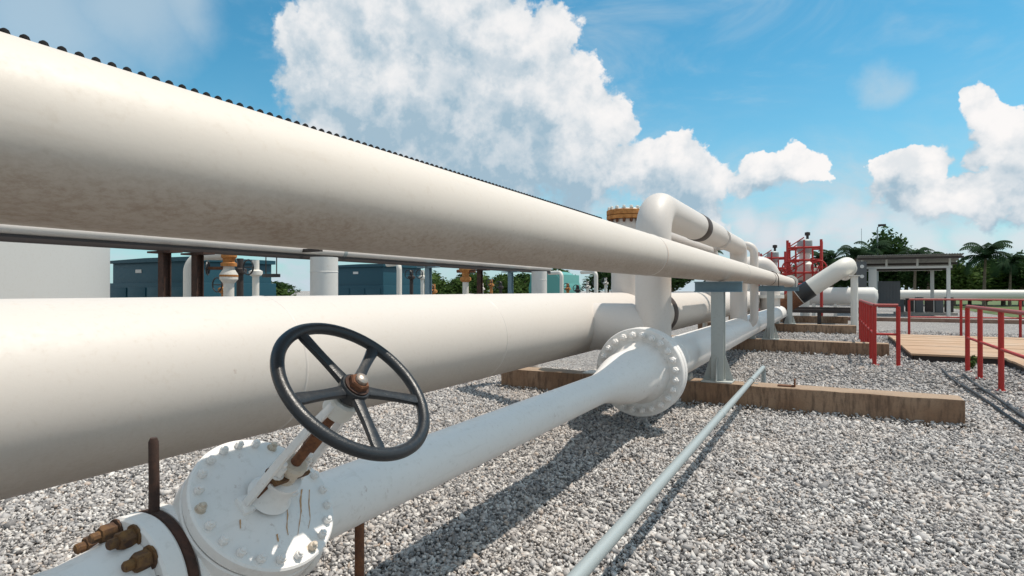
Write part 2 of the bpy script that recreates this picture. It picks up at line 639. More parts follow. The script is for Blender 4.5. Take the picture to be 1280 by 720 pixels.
def box(bm, lo, hi, mw=None, bev=0.0):
    lo, hi = Vector(lo), Vector(hi)
    c, s = (lo + hi) / 2, hi - lo
    t = bmesh.new()
    bmesh.ops.create_cube(t, size=1, matrix=Matrix.Translation(c) @ Matrix.Diagonal((*s, 1)))
    if bev > 0:
        bmesh.ops.bevel(t, geom=t.edges[:], offset=bev, segments=2, affect='EDGES', profile=.6)
    if mw is not None:
        bmesh.ops.transform(t, matrix=mw, verts=t.verts)
    tmp = bpy.data.meshes.new('tmp')
    t.to_mesh(tmp)
    t.free()
    bm.from_mesh(tmp)
    bpy.data.meshes.remove(tmp)


def bar(bm, p0, p1, w, h, side=(0, 1, 0), bev=.002):
    """square bar from p0 to p1; w along side, h across"""
    p0, p1 = Vector(p0), Vector(p1)
    a = (p1 - p0)
    ln = a.length
    a.normalize()
    s = Vector(side)
    s = (s - a * s.dot(a)).normalized()
    u = a.cross(s)
    mw = Matrix(((s.x, u.x, a.x, p0.x), (s.y, u.y, a.y, p0.y), (s.z, u.z, a.z, p0.z), (0, 0, 0, 1)))
    box(bm, (-w / 2, -h / 2, 0), (w / 2, h / 2, ln), mw, bev)


def orient(p, axis, spin=0.0):
    x, y, a = frame(axis)
    m = Matrix(((x.x, y.x, a.x, p[0]), (x.y, y.y, a.y, p[1]), (x.z, y.z, a.z, p[2]), (0, 0, 0, 1)))
    return m @ Matrix.Rotation(spin, 4, 'Z')


def hexnut(r, h, stud, mat, name):
    """stud end, hex nut and washer along +Z, seated at z=0"""
    bm = B()
    lathe(bm, (0, 0, -.001), (0, 0, 1), [(0, r * 1.25), (h * .16, r * 1.25)], 12)
    lathe(bm, (0, 0, h * .16), (0, 0, 1), [(0, r), (h * .8, r), (h * .95, r * .86)], 6)
    lathe(bm, (0, 0, h), (0, 0, 1), [(-.1 * h, r * .55), (stud, r * .55), (stud + .1 * h, r * .42)], 10)
    return mesh(bm, mat, 30, name)


def copy_tree(root, delta=(0, 0, 0), label=None):
    r = root.copy()
    COL.objects.link(r)
    r.location = Vector(root.location) + Vector(delta)
    if label:
        r['label'] = label
    for ch in list(root.children):
        c = ch.copy()
        COL.objects.link(c)
        c.parent = r
        for gch in ch.children:
            d = gch.copy()
            COL.objects.link(d)
            d.parent = c
    return r


# ------------------------------------------------------------------ ground
def sheet(name, x0, x1, y0, y1, z, mat, kind='structure'):
    bm = B()
    bm.faces.new([bm.verts.new(p) for p in ((x0, y0, z), (x1, y0, z), (x1, y1, z), (x0, y1, z))])
    o = ob(name, bm, mat, smooth=None)
    o['kind'] = kind
    return o


tag(sheet('ground', -900, 900, -900, 900, -.016, GRAV), 'pale crushed gravel yard under the pipes', 'ground', kind='structure')
tag(sheet('lawn', 7.5, 300, 23.2, 300, -.006, GRASS), 'green lawn beyond the red railings', 'lawn', kind='structure')

rs = np.random.RandomState(5)


def ico():
    t = (1 + 5 ** .5) / 2
    v = np.array([(-1, t, 0), (1, t, 0), (-1, -t, 0), (1, -t, 0), (0, -1, t), (0, 1, t), (0, -1, -t), (0, 1, -t), (t, 0, -1), (t, 0, 1), (-t, 0, -1), (-t, 0, 1)], float)
    v /= np.linalg.norm(v[0])
    f = np.array([(0, 11, 5), (0, 5, 1), (0, 1, 7), (0, 7, 10), (0, 10, 11), (1, 5, 9), (5, 11, 4), (11, 10, 2), (10, 7, 6), (7, 1, 8), (3, 9, 4), (3, 4, 2), (3, 2, 6), (3, 6, 8), (3, 8, 9), (4, 9, 5), (2, 4, 11), (6, 2, 10), (8, 6, 7), (9, 8, 1)])
    return v, f


def cubev():
    v = np.array([(x, y, z) for x in (-1, 1) for y in (-1, 1) for z in (-1, 1)], float) * .72
    f = np.array([(0, 1, 3), (0, 3, 2), (4, 6, 7), (4, 7, 5), (0, 4, 5), (0, 5, 1), (2, 3, 7), (2, 7, 6), (0, 2, 6), (0, 6, 4), (1, 5, 7), (1, 7, 3)])
    return v, f


def octv():
    v = np.array([(1, 0, 0), (-1, 0, 0), (0, 1, 0), (0, -1, 0), (0, 0, 1), (0, 0, -1)], float) * 1.08
    f = np.array([(0, 2, 4), (2, 1, 4), (1, 3, 4), (3, 0, 4), (2, 0, 5), (1, 2, 5), (3, 1, 5), (0, 3, 5)])
    return v, f


def scatter(n, y0, y1, size, x_of, bias=1.0):
    """stones between two distances; x_of gives the strip of ground to fill at that distance"""
    Y = y0 + (y1 - y0) * rs.rand(n) ** bias
    lo, hi = x_of(Y)
    X = lo + (hi - lo) * rs.rand(n)
    S = size * np.exp(rs.randn(n) * .34)
    return X, Y, S


def stones_mesh(groups):
    VV, FF, TT, off = [], [], [], 0
    for (X, Y, S), proto, dull in groups:
        pv_, pf = proto
        n = len(X)
        k = len(pv_)
        v = np.repeat(pv_[None], n, 0) * (1 + rs.uniform(-.42, .30, (n, k, 1)))
        v *= np.stack([rs.uniform(.95, 1.6, n), rs.uniform(.7, 1.1, n), rs.uniform(.5, .85, n)], -1)[:, None]
        q = rs.randn(n, 4)
        q[:, 1:3] *= .55
        q /= np.linalg.norm(q, axis=1)[:, None]
        w, x, y, z = q.T
        M = np.stack([np.stack([1 - 2 * (y * y + z * z), 2 * (x * y - z * w), 2 * (x * z + y * w)], -1),
                      np.stack([2 * (x * y + z * w), 1 - 2 * (x * x + z * z), 2 * (y * z - x * w)], -1),
                      np.stack([2 * (x * z - y * w), 2 * (y * z + x * w), 1 - 2 * (x * x + y * y)], -1)], 1)
        v = np.einsum('nij,nkj->nki', M, v) * (S / 2)[:, None, None]
        Z = rs.uniform(-.013, .005, n) + .006 * np.sin(X * 2.1 + Y * .7) * np.sin(Y * 1.9 - X * .6) + .004 * np.sin(X * 6.3 + 1) * np.sin(Y * 5.1)
        for ys in SLY:                                        # a little bank of stones against every sleeper
            dist = np.abs(Y - ys) - .15
            Z += np.where((X > -3.9) & (X < 1.2), np.clip(1 - np.abs(dist) / .16, 0, 1) * rs.uniform(0, .045, n), 0)
        v += np.stack([X, Y, Z], -1)[:, None]
        VV.append(v.reshape(-1, 3))
        FF.append((pf[None] + (np.arange(n) * k)[:, None, None]).reshape(-1, 3) + off)
        TT.append(np.repeat(rs.rand(n) * dull, k))
        off += n * k
    V, F, T = np.concatenate(VV), np.concatenate(FF), np.concatenate(TT)
    me = bpy.data.meshes.new('gravel_stones')
    me.vertices.add(len(V))
    me.vertices.foreach_set('co', V.astype(np.float32).ravel())
    me.loops.add(len(F) * 3)
    me.loops.foreach_set('vertex_index', F.astype(np.int32).ravel())
    me.polygons.add(len(F))
    me.polygons.foreach_set('loop_start', np.arange(0, len(F) * 3, 3, dtype=np.int32))
    me.polygons.foreach_set('loop_total', np.full(len(F), 3, dtype=np.int32))
    a = me.attributes.new('tone', 'FLOAT', 'POINT')
    a.data.foreach_set('value', T.astype(np.float32))
    me.update(calc_edges=True)
    me.materials.append(STONE)
    return me


SLY = [6.9, 13.35, 19.75, 26.2]
near = scatter(140000, .55, 4.2, .0205, lambda Y: (np.full_like(Y, -4.9), .35 + Y * .55))
mid = scatter(122000, 4.2, 9.0, .0248, lambda Y: (np.full_like(Y, -5.0), .35 + Y * .42))
far = scatter(66000, 9.0, 22.0, .034, lambda Y: (np.full_like(Y, -2.6), .9 + Y * .30), .8)
gs = link('gravel_stones', stones_mesh([(near, octv(), 1.0), (mid, octv(), .92), (far, octv(), .66)]))
tag(gs, 'loose grey and buff crushed stones covering the yard', 'gravel', kind='stuff')

# ------------------------------------------------------------------ sleepers
SLL = ['brown stained concrete sleeper under the first pipe post, its end out on open gravel',
       'brown stained concrete sleeper under the second pipe post, ending by the red railing',
       'brown stained concrete sleeper under the third pipe post',
       'dark stained concrete sleeper beyond the last pipe post']
SLX = [1.07, .95, .62, .55]
for y, lab, x1 in zip(SLY, SLL, SLX):
    bm = B()
    box(bm, (-3.75, y - .15, -.12), (x1, y + .15, .25), None, .012)
    bmesh.ops.subdivide_edges(bm, edges=[e for e in bm.edges if e.calc_length() > 2], cuts=24)
    for v in bm.verts:
        v.co += Vector((random.uniform(-.004, .004), random.uniform(-.005, .005), random.uniform(-.004, .004)))
    o = ob('concrete_sleeper', bm, SLEEP, smooth=30)
    tag(o, lab, 'sleeper', 'concrete sleepers crossing under the pipes')

# ------------------------------------------------------------------ upper pipe
UX, UZ, UR = -1.1, 1.49, .14
t = thing('upper_pipe', 'long cream pipe carried on grey posts with a row of black studs along its top', 'pipe', (UX, 6.9, UZ))
bm = B()
lathe(bm, (UX, -3.0, UZ), (0, 1, 0), [(0, UR), (3.6, UR), (5, UR), (7, UR), (9, UR), (12, UR), (16, UR), (22.9, UR)], 96)
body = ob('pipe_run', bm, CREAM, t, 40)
for yy, r_, w, m_ in ((4.0, .1425, .018, CREAM2), (8.6, .1425, .014, CREAM2), (12.8, .1435, .11, TAPE)):
    bm = B()
    lathe(bm, (UX, yy, UZ), (0, 1, 0), [(0, UR * .99), (w * .2, r_), (w * .8, r_), (w, UR * .99)], 64, False)
    ob('weld_bead' if w < .05 else 'tape_band', bm, m_, t)
bm = B()
lathe(bm, (UX, 4.021, UZ), (0, 1, 0), [(0, .1403), (.005, .1412), (.01, .1403)], 64, False)
ob('rust_ring', bm, RUSTO, t)
bm = B()
lathe(bm, (UX, 19.9, UZ), (0, 1, 0), [(0, UR + .08), (.05, UR + .08)], 32)
ob('end_flange', bm, OFFW, t)
bm = B()
a0 = R(90)
box(bm, (UX - .009, -.05, UZ + UR - .001), (UX + .009, 3.1, UZ + UR + .0035), None, .0008)
strip = ob('stud_strip', bm, BLACK, t, 30)
bm = B()
lathe(bm, (0, 0, 0), (0, 0, 1), [(0, .0082), (.004, .008), (.0095, .006), (.0122, .0022)], 8)
sm = mesh(bm, STUDM, 50, 'stud')
for k in range(123):
    link('stud', sm, strip, Matrix.Translation((UX, -.02 + .0255 * k, UZ + UR + .003)))

# ------------------------------------------------------------------ lower pipe
LX, LZ, LR = -2.35, .907, .316
t = thing('lower_pipe', 'widest cream pipe, running low behind the black handwheel', 'pipe', (LX, 6.9, LZ))
bm = B()
lathe(bm, (LX, -4, LZ), (0, 1, 0), [(0, LR)] + [(k * 1.5, LR) for k in range(1, 18)] + [(26.5, LR)], 96)
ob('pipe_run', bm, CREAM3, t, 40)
bm = B()
lathe(bm, (LX, 8.9, LZ), (0, 1, 0), [(0, LR * .995), (.02, LR + .006), (.26, LR + .006), (.28, LR * .995)], 64, False)
ob('tape_band', bm, TAPE, t)
for yy in (1.9, 3.75, 11.2, 16.4):
    bm = B()
    lathe(bm, (LX, yy, LZ), (0, 1, 0), [(0, LR * .995), (.006, LR + .003), (.014, LR + .003), (.02, LR * .995)], 64, False)
    ob('weld_bead', bm, CREAM2, t)
# stub that joins the riser in front
bm = B()
lathe(bm, (LX, 5.76, LZ - .02), (1, 0, 0), [(.1, .235), (.62, .235), (.80, .16)], 40)
ob('branch_stub', bm, CREAM2, t)
# blind-flanged branch standing on the pipe
bm = B()
by = 7.54
cyl(bm, (LX, by, LZ + .1), (LX, by, 2.16), .18, 40)
ob('branch_neck', bm, CREAM2, t)
bm = B()
lathe(bm, (LX, by, 2.165), (0, 0, 1), [(0, .235), (.005, .24), (.04, .24), (.045, .235)], 40)
lathe(bm, (LX, by, 2.216), (0, 0, 1), [(0, .235), (.005, .24), (.059, .24), (.064, .235)], 40)
bf = ob('blind_flange', bm, RUSTO, t)
bm = B()
lathe(bm, (LX, by, 2.281), (0, 0, 1), [(0, .225), (.012, .215), (.014, .10)], 40)
ob('cover_plate', bm, OFFW, t)
nm = hexnut(.022, .026, .006, OFFW, 'bolt')
for k in range(14):
    a = 2 * PI * k / 14
    link('bolt', nm, bf, orient((LX + .205 * math.cos(a), by + .205 * math.sin(a), 2.293), (0, 0, 1), a))
bm = B()
lathe(bm, (0, 0, 0), (0, 0, -1), [(0, .02), (.035, .02), (.05, .012)], 6)
nm2 = mesh(bm, RUST, 30, 'bolt')
for k in range(14):
    a = 2 * PI * k / 14
    link('bolt', nm2, bf, Matrix.Translation((LX + .205 * math.cos(a), by + .205 * math.sin(a), 2.166)))

# bypass loop standing on the lower pipe
t = thing('bypass_loop', 'cream pipe hoop rising from the wide lower pipe behind the taller riser', 'pipe', (-2.1, 8.2, 1.1))
bm = B()
sweep(bm, fillet([(-2.12, 8.2, 1.05), (-2.12, 8.2, 2.02), (-2.12, 12.6, 2.02), (-2.12, 12.6, 1.05)], .3), .13, 32)
ob('hoop', bm, CREAM2, t, 50)
for yy in (8.2, 12.6):
    bm = B()
    lathe(bm, (-2.12, yy, 1.12), (0, 0, 1), [(0, .17), (.09, .15), (.10, .13)], 32, False)
    ob('saddle_weld', bm, CREAM2, t)

# unseen bent pipe added beyond the lower pipe to cast a hooked ground shadow
t = thing('shadow_bend', 'unseen bent pipe added behind the wide lower pipe to cast a hooked shadow', 'pipe', (-3.6, 7.35, 0))
bm = B()
sweep(bm, fillet([(-2.5, 5.95, .85), (-3.85, 6.62, .85), (-3.62, 7.35, .85), (-3.62, 7.35, -.05)], .22, 8), .105, 28)
ob('bent_run', bm, CREAM2, t, 50)
bm = B()
lathe(bm, (-3.62, 7.35, .02), (0, 0, 1), [(0, .17), (.03, .17), (.035, .11)], 24)
ob('foot_flange', bm, OFFW, t)

# pedestals under the lower pipe
def pedestal(y, lab, x0=LX):
    tt = thing('pipe_pedestal', lab, 'pipe support', (x0, y, .25), 'pedestals under the wide lower pipe')
    bm = B()
    box(bm, (x0 - .30, y - .11, .25), (x0 + .12, y + .11, .265), None, .002)
    ob('base_plate', bm, OFFW, tt)
    bm = B()
    lathe(bm, (x0 - .05, y, .265), (0, 0, 1), [(0, .06), (.2, .05), (.30, .05)], 20)
    ob('stem', bm, OFFW, tt)
    bm = B()
    for k in range(9):
        a0_, a1_ = R(-130 + k * 80 / 9), R(-130 + (k + 1) * 80 / 9)
        ring = []
        for a_, rr in ((a0_, LR + .001), (a1_, LR + .001), (a1_, LR + .016), (a0_, LR + .016)):
            ring.append((x0 + rr * math.cos(a_), LZ + rr * math.sin(a_)))
        vs = [[bm.verts.new((x, y + s * .1, z)) for x, z in ring] for s in (-1, 1)]
        bm.faces.new(vs[0])
        bm.faces.new(vs[1])
        for q in range(4):
            bm.faces.new((vs[0][q], vs[0][(q + 1) % 4], vs[1][(q + 1) % 4], vs[1][q]))
    ob('saddle', bm, OFFW, tt)


pedestal(6.9, 'white pedestal under the wide lower pipe on the first sleeper')
pedestal(13.35, 'white pedestal under the wide lower pipe on the second sleeper')

# ------------------------------------------------------------------ front pipe line
FX, FZ, FR, FR2 = -1.52, .52, .109, .22
t = thing('front_pipe', 'white pipe lowest to the gravel that widens through a cone into a big bolted flange', 'pipe', (FX, 6.9, .25))
bm = B()
lathe(bm, (FX, 1.37, FZ), (0, 1, 0), [(0, FR), (.8, FR), (1.6, FR), (2.8, FR)], 64)
ob('slim_run', bm, WHITE, t, 40)
bm = B()
prof = [(0, FR)]
for k in range(1, 13):
    s = k / 12
    prof.append((.78 * s, FR + (FR2 - FR) * (3 * s * s - 2 * s ** 3)))
prof += [(.95, FR2), (1.0, FR2 + .02), (1.09, FR2 + .06)]
lathe(bm, (FX, 4.17, FZ), (0, 1, 0), prof, 64)
ob('reducer', bm, WHITE, t, 50)
nb = hexnut(.030, .045, .022, WHITE, 'bolt')
FLR = .395
for y0, sgn in ((5.255, -1), (5.352, 1)):
    bm = B()
    lathe(bm, (FX, y0, FZ), (0, 1, 0), [(0, FLR - .008), (.008, FLR), (.078, FLR), (.086, FLR - .008)], 72)
    fl = ob('flange', bm, WHITE, t, 30)
    for k in range(24):
        a = 2 * PI * (k + .5) / 24
        yb = y0 if sgn < 0 else y0 + .086
        link('bolt', nb, fl, orient((FX + .335 * math.cos(a), yb, FZ + .335 * math.sin(a)), (0, sgn, 0), a))
bm = B()
lathe(bm, (FX, 5.34, FZ), (0, 1, 0), [(0, FLR - .03), (.013, FLR - .03)], 48, False)
ob('gasket', bm, RUSTD, t)
bm = B()
lathe(bm, (FX, 5.438, FZ), (0, 1, 0), [(0, FR2 + .05), (.08, FR2), (2, FR2), (5, FR2), (10, FR2), (18.5, FR2)], 64)
ob('wide_run', bm, WHITE, t, 40)
for yy in (6.35, 9.8, 14.5):
    bm = B()
    lathe(bm, (FX, yy, FZ), (0, 1, 0), [(0, FR2 * .995), (.008, FR2 + .004), (.016, FR2 + .004), (.024, FR2 * .995)], 48, False)
    ob('weld_bead', bm, WHITE, t)
for y in SLY[:3]:
    bm = B()
    box(bm, (FX - .13, y - .09, .25), (FX + .13, y + .09, .312), None, .004)
    ob('pipe_shoe', bm, POSTG, t)

# riser loop on the front pipe
t = thing('riser_loop', 'tall white riser bending over into a level run with a brown taped joint', 'pipe', (FX, 5.76, .6))
bm = B()
sweep(bm, fillet([(FX, 5.76, .6), (FX, 5.76, 2.06), (FX, 9.3, 2.06)], .30, 12), .17, 48)
ob('elbow_run', bm, CREAM2, t, 50)
bm = B()
lathe(bm, (FX, 9.3, 2.06), (0, 1, 0), [(0, .17), (.1, .165), (.35, .12), (.5, .12)], 40)
ob('reducer', bm, CREAM2, t)
bm = B()
lathe(bm, (FX, 7.75, 2.06), (0, 1, 0), [(0, .1695), (.02, .176), (.30, .176), (.32, .1695)], 48, False)
ob('tape_band', bm, TAPE, t)
bm = B()
sweep(bm, fillet([(FX, 9.8, 2.06), (FX, 11.8, 2.06), (FX, 11.8, .62)], .22, 10), .15, 40)
ob('return_leg', bm, CREAM2, t, 50)
bm = B()
lathe(bm, (FX, 5.76, FZ + .2), (0, 0, 1), [(0, .21), (.07, .19), (.085, .171)], 40, False)
ob('saddle_weld', bm, WHITE, t)

t = thing('equalising_line', 'thin cream pipe bent down beside the far leg of the riser', 'pipe', (-1.3, 12.1, 1.2))
bm = B()
sweep(bm, fillet([(-2.12, 12.1, 2.1), (-1.28, 12.1, 2.1), (-1.28, 12.1, .65), (-1.5, 12.1, .55)], .16, 8), .075, 24)
ob('bent_run', bm, CREAM2, t, 50)
bm = B()
lathe(bm, (-2.12, 12.1, 2.1), (1, 0, 0), [(.1, .11), (.16, .11), (.17, .078)], 24)
ob('end_collar', bm, CREAM2, t)

# ------------------------------------------------------------------ gate valve
VY = 1.139
A = Vector((FX, VY, FZ))
SD = Vector((.695, 0, .719)).normalized()
t = thing('gate_valve', 'white gate valve leaning from the front pipe with round bolted bonnet and rust runs', 'valve', (FX, VY, .2))
bm = B()
lathe(bm, A - Vector((0, .17, 0)), (0, 1, 0), [(0, FR + .004), (.05, FR + .012), (.09, .15), (.17, .165), (.25, .15), (.29, FR + .012), (.34, FR + .004)], 48)
lathe(bm, A, SD, [(0, .155), (.08, .16), (.115, .175), (.125, .2)], 48)
ob('valve_body', bm, WHITE, t, 45)
A = A + SD * .014
bm = B()
lathe(bm, A, SD, [(.104, .198), (.108, .206), (.158, .206), (.162, .202)], 72)
ob('body_flange', bm, WHITE, t, 30)
bm = B()
lathe(bm, A, SD, [(.1615, .1985), (.1685, .1985)], 72, False)
ob('gasket', bm, RUSTD, t)
bm = B()
lathe(bm, A, SD, [(.168, .202), (.172, .206), (.200, .206), (.205, .201), (.2075, .160), (.213, .10), (.2145, .06)], 72)
bon = ob('bonnet', bm, WHITE, t, 24)
nb2 = hexnut(.0120, .015, .006, WHITE, 'bolt')
nb3 = hexnut(.0120, .015, .008, RUSTP, 'bolt')
x_, y_, a_ = frame(SD)
for k in range(22):
    a = 2 * PI * (k + .3) / 22
    p = A + SD * .2055 + (x_ * math.cos(a) + y_ * math.sin(a)) * .181
    link('bolt', nb3 if k % 7 == 3 else nb2, bon, orient(p, SD, a * 1.7))
bm = B()
lathe(bm, A, SD, [(.225, .062), (.24, .05), (.285, .046), (.292, .05), (.305, .05)], 32)
ob('stuffing_box', bm, WHITE, t, 40)
bm = B()
pl = A + SD * .335
bar(bm, pl - Vector((0, .058, 0)) - SD * .008, pl + Vector((0, .058, 0)) - SD * .008, .052, .016, SD.cross(Vector((0, 1, 0))), .004)
gl = ob('gland_plate', bm, RUSTB, t, 30)
bm = B()
lathe(bm, A, SD, [(.305, .030), (.345, .030), (.350, .036), (.362, .036), (.368, .03)], 24)
ob('gland_follower', bm, RUSTP, gl, 30)
ge = hexnut(.016, .026, .016, WHITE, 'bolt')
for s in (-1, 1):
    pb = pl + Vector((0, .043 * s, 0))
    link('bolt', ge, gl, orient(pb + SD * .001, SD, .3))
    bm = B()
    cyl(bm, pb - SD * .105, pb, .008, 10)
    ob('eye_stud', bm, RUST, gl)
# yoke: two flat arms that close on a bush under the wheel
for s in (-1, 1):
    bm = B()
    w = SD.cross(Vector((0, 1, 0)))
    q0, q1, q2, q3 = A + SD * .214 + Vector((0, s * .074, 0)), A + SD * .40 + Vector((0, s * .070, 0)), A + SD * .525 + Vector((0, s * .055, 0)), A + SD * .612 + Vector((0, s * .032, 0))
    bar(bm, q0, q1, .021, .014, w, .003)
    bar(bm, q1 - (q2 - q1).normalized() * .006, q2, .0206, .0136, w, .003)
    bar(bm, q2 - (q3 - q2).normalized() * .006, q3, .0202, .0132, w, .003)
    bar(bm, q0 - SD * .012, q0 + SD * .012, .05, .034, w, .003)
    ob('yoke_arm', bm, WHITE, t, 30)
bm = B()
lathe(bm, A, SD, [(.570, .034), (.577, .04), (.620, .04), (.625, .034)], 28)
ob('yoke_bush', bm, OFFW, t, 30)
bm = B()
lathe(bm, A, SD, [(.25, .0145), (.60, .0145), (.685, .0145), (.689, .011)], 18)
lathe(bm, A, SD, [(.435, .024), (.485, .024)], 4)
ob('stem', bm, RUST, t, 30)
# rust runs left by water dripping off the yoke
RC = Vector((0, 0, CAMZ))
for w_, run in ((.0032, [(354, 598), (357, 612), (357, 628), (359, 645), (358, 660), (361, 672)]), (.0026, [(377, 612), (375, 626), (376, 640), (374, 655), (372, 673)]),
                (.0018, [(387, 612), (386, 630), (388, 648), (385, 664)]), (.0018, [(300, 650), (301, 664)]), (.0028, [(346, 668), (349, 680)])):
    pts = []
    for (u0, v0), (u1, v1) in zip(run, run[1:]):
        for k in range(4):
            pts.append((u0 + (u1 - u0) * k / 4, v0 + (v1 - v0) * k / 4))
    bm = B()
    rows = []
    for k, (u, v) in enumerate(pts):
        rr = ray(u, v)
        p = RC + rr * ((A + SD * .21 - RC).dot(SD) / rr.dot(SD))
        q = p - A
        rad = (q - SD * q.dot(SD)).length
        if rad > .198:
            break
        h = .2145 if rad < .06 else (.2145 - .0015 * (rad - .06) / .04 if rad < .10 else (.213 - .0055 * (rad - .10) / .06 if rad < .16 else .2075 - .0025 * (rad - .16) / .047))
        c = A + (q - SD * q.dot(SD)) + SD * (h + .0012)
        ww = w_ * random.uniform(.5, 1.4) * (1.2 - .8 * k / len(pts))
        rows.append((bm.verts.new(c - Vector((0, ww, 0))), bm.verts.new(c + Vector((0, ww, 0)))))
    for r0, r1 in zip(rows, rows[1:]):
        bm.faces.new((r0[0], r0[1], r1[1], r1[0]))
    ob('rust_run', bm, STAIN, bon, None)
# end flanges
nb4 = hexnut(.017, .024, .012, WHITE, 'bolt')
nbr = hexnut(.023, .036, .022, RUSTB, 'bolt')
for y0, bolts in ((VY - .20, None), (VY + .17, 1)):
    bm = B()
    lathe(bm, (FX, y0, FZ), (0, 1, 0), [(0, .168), (.004, .172), (.028, .172), (.032, .168)], 56)
    fl = ob('end_flange', bm, WHITE, t, 30)
    for k in range(8):
        a = 2 * PI * (k + .5) / 8
        pb = (FX + .145 * math.cos(a), y0 + (.032 if bolts is None else 0), FZ + .145 * math.sin(a))
        link('bolt', nb4, fl, orient(pb, (0, 1 if bolts is None else -1, 0), a))
bm = B()
lathe(bm, A - SD * .014, (-SD.x, 0, -SD.z), [(.10, .14), (.16, .125), (.185, .09)], 32)
ob('body_base', bm, WHITE, t, 40)

# handwheel
hb = .660
t = thing('handwheel', 'black five-spoked handwheel on the leaning valve stem with a rusty hub nut', 'handwheel', A + SD * hb)
WC = A + SD * hb
wx = Vector((0, 1, 0))
wy = SD.cross(wx)


def wp(a, r, h=0.0):
    return WC + (wx * math.cos(a) + wy * math.sin(a)) * r + SD * h


bm = B()
sec = 14
nseg = 96
rings = []
for i in range(nseg):
    a = 2 * PI * i / nseg
    rings.append([bm.verts.new(wp(a, .2035 + .0165 * math.cos(2 * PI * k / sec), .006 + .0145 * math.sin(2 * PI * k / sec))) for k in range(sec)])
for i in range(nseg):
    for k in range(sec):
        bm.faces.new((rings[i][k], rings[(i + 1) % nseg][k], rings[(i + 1) % nseg][(k + 1) % sec], rings[i][(k + 1) % sec]))
ob('rim', bm, BLACK, t, 60)
SPK = SPOKE0 = 0.0
def plane_angle(px, py):
    r = ray(px, py)
    o = Vector((0, 0, CAMZ))
    k = (WC - o).dot(SD) / r.dot(SD)
    v = o + r * k - WC
    return math.atan2(v.dot(wy), v.dot(wx))
sa = [plane_angle(*p) for p in ((380, 425), (468, 433), (365, 502), (525, 503), (470, 557))]
for a in sa:
    bm = B()
    n = 8
    prev = None
    for k in range(n + 1):
        s = k / n
        r = .026 + (.198 - .026) * s
        wd = .0175 - .004 * math.sin(PI * min(1, s * 1.1)) if s < .9 else .0145
        hh = .010 - .003 * s
        h0 = -.004 + .010 * s
        tv = -wx * math.sin(a) + wy * math.cos(a)
        c = wp(a, r, h0)
        rg = []
        for q in range(10):
            b_ = 2 * PI * q / 10
            ex = abs(math.cos(b_)) ** .6 * (1 if math.cos(b_) >= 0 else -1)
            ey = abs(math.sin(b_)) ** .6 * (1 if math.sin(b_) >= 0 else -1)
            rg.append(bm.verts.new(c + tv * wd * ex + SD * hh * ey))
        if prev:
            for q in range(10):
                bm.faces.new((prev[q], prev[(q + 1) % 10], rg[(q + 1) % 10], rg[q]))
        prev = rg
    ob('spoke', bm, BLACK, t, 50)
bm = B()
lathe(bm, WC, SD, [(-.030, .03), (-.026, .036), (.006, .041), (.012, .038)], 32)
ob('hub', bm, BLACK, t, 35)
bm = B()
lathe(bm, WC, SD, [(.012, .033), (.016, .033)], 24)
ob('washer', bm, RUSTD, t, 30)
bm = B()
lathe(bm, WC, SD, [(.016, .027), (.028, .027), (.032, .024)], 6)
ob('hub_nut', bm, RUST, t, 25)
bm = B()
lathe(bm, WC, SD, [(.030, .0165), (.040, .0165), (.044, .012), (.046, .004)], 18)
ob('stem_tip', bm, STEEL, t, 40)

# approach pipe with its bolted flange
t = thing('approach_pipe', 'white pipe end with corroded brown flange bolts joining the gate valve', 'pipe', (FX, .4, .3))
bm = B()
lathe(bm, (FX, -2.5, FZ), (0, 1, 0), [(0, FR), (2, FR), (3.22, FR), (3.30, FR + .012), (3.352, FR + .03)], 56)
ob('slim_run', bm, WHITE, t, 40)
bm = B()
lathe(bm, (FX, .853, FZ), (0, 1, 0), [(0, .165), (.006, .172), (.048, .172), (.054, .168)], 64)
fl = ob('flange', bm, WHITE, t, 30)
for k in range(12):
    a = 2 * PI * (k + .5) / 12
    link('bolt', nbr, fl, orient((FX + .143 * math.cos(a), .853, FZ + .143 * math.sin(a)), (0, -1, 0), a))
t = thing('line_blind', 'rusty spacer ring with an upright handle clamped between two white flanges', 'pipe fitting', (FX, .92, FZ))
bm = B()
lathe(bm, (FX, .909, FZ), (0, 1, 0), [(0, .166), (.003, .1705), (.024, .1705), (.027, .166)], 64)
ob('spacer_ring', bm, RUSTD, t, 30)
bm = B()
sweep(bm, [(FX, .9225, FZ + .155), (FX, .9225, FZ + .25), (FX - .003, .9225, FZ + .345), (FX - .003, .9225, FZ + .355)], [.013, .0125, .012, .008], 14)
ob('handle', bm, RUSTD, t, 40)

t = thing('prop_post', 'rusty brown steel prop under the slim white pipe beside the gate valve', 'pipe support', (FX, 1.62, 0))
bm = B()
cyl(bm, (FX + .05, 1.62, -.02), (FX + .05, 1.62, FZ - FR + .02), .017, 14)
ob('stem', bm, RUST, t)
bm = B()
box(bm, (FX - .03, 1.56, -.02), (FX + .13, 1.68, .006), None, .002)
ob('base_plate', bm, RUST, t)

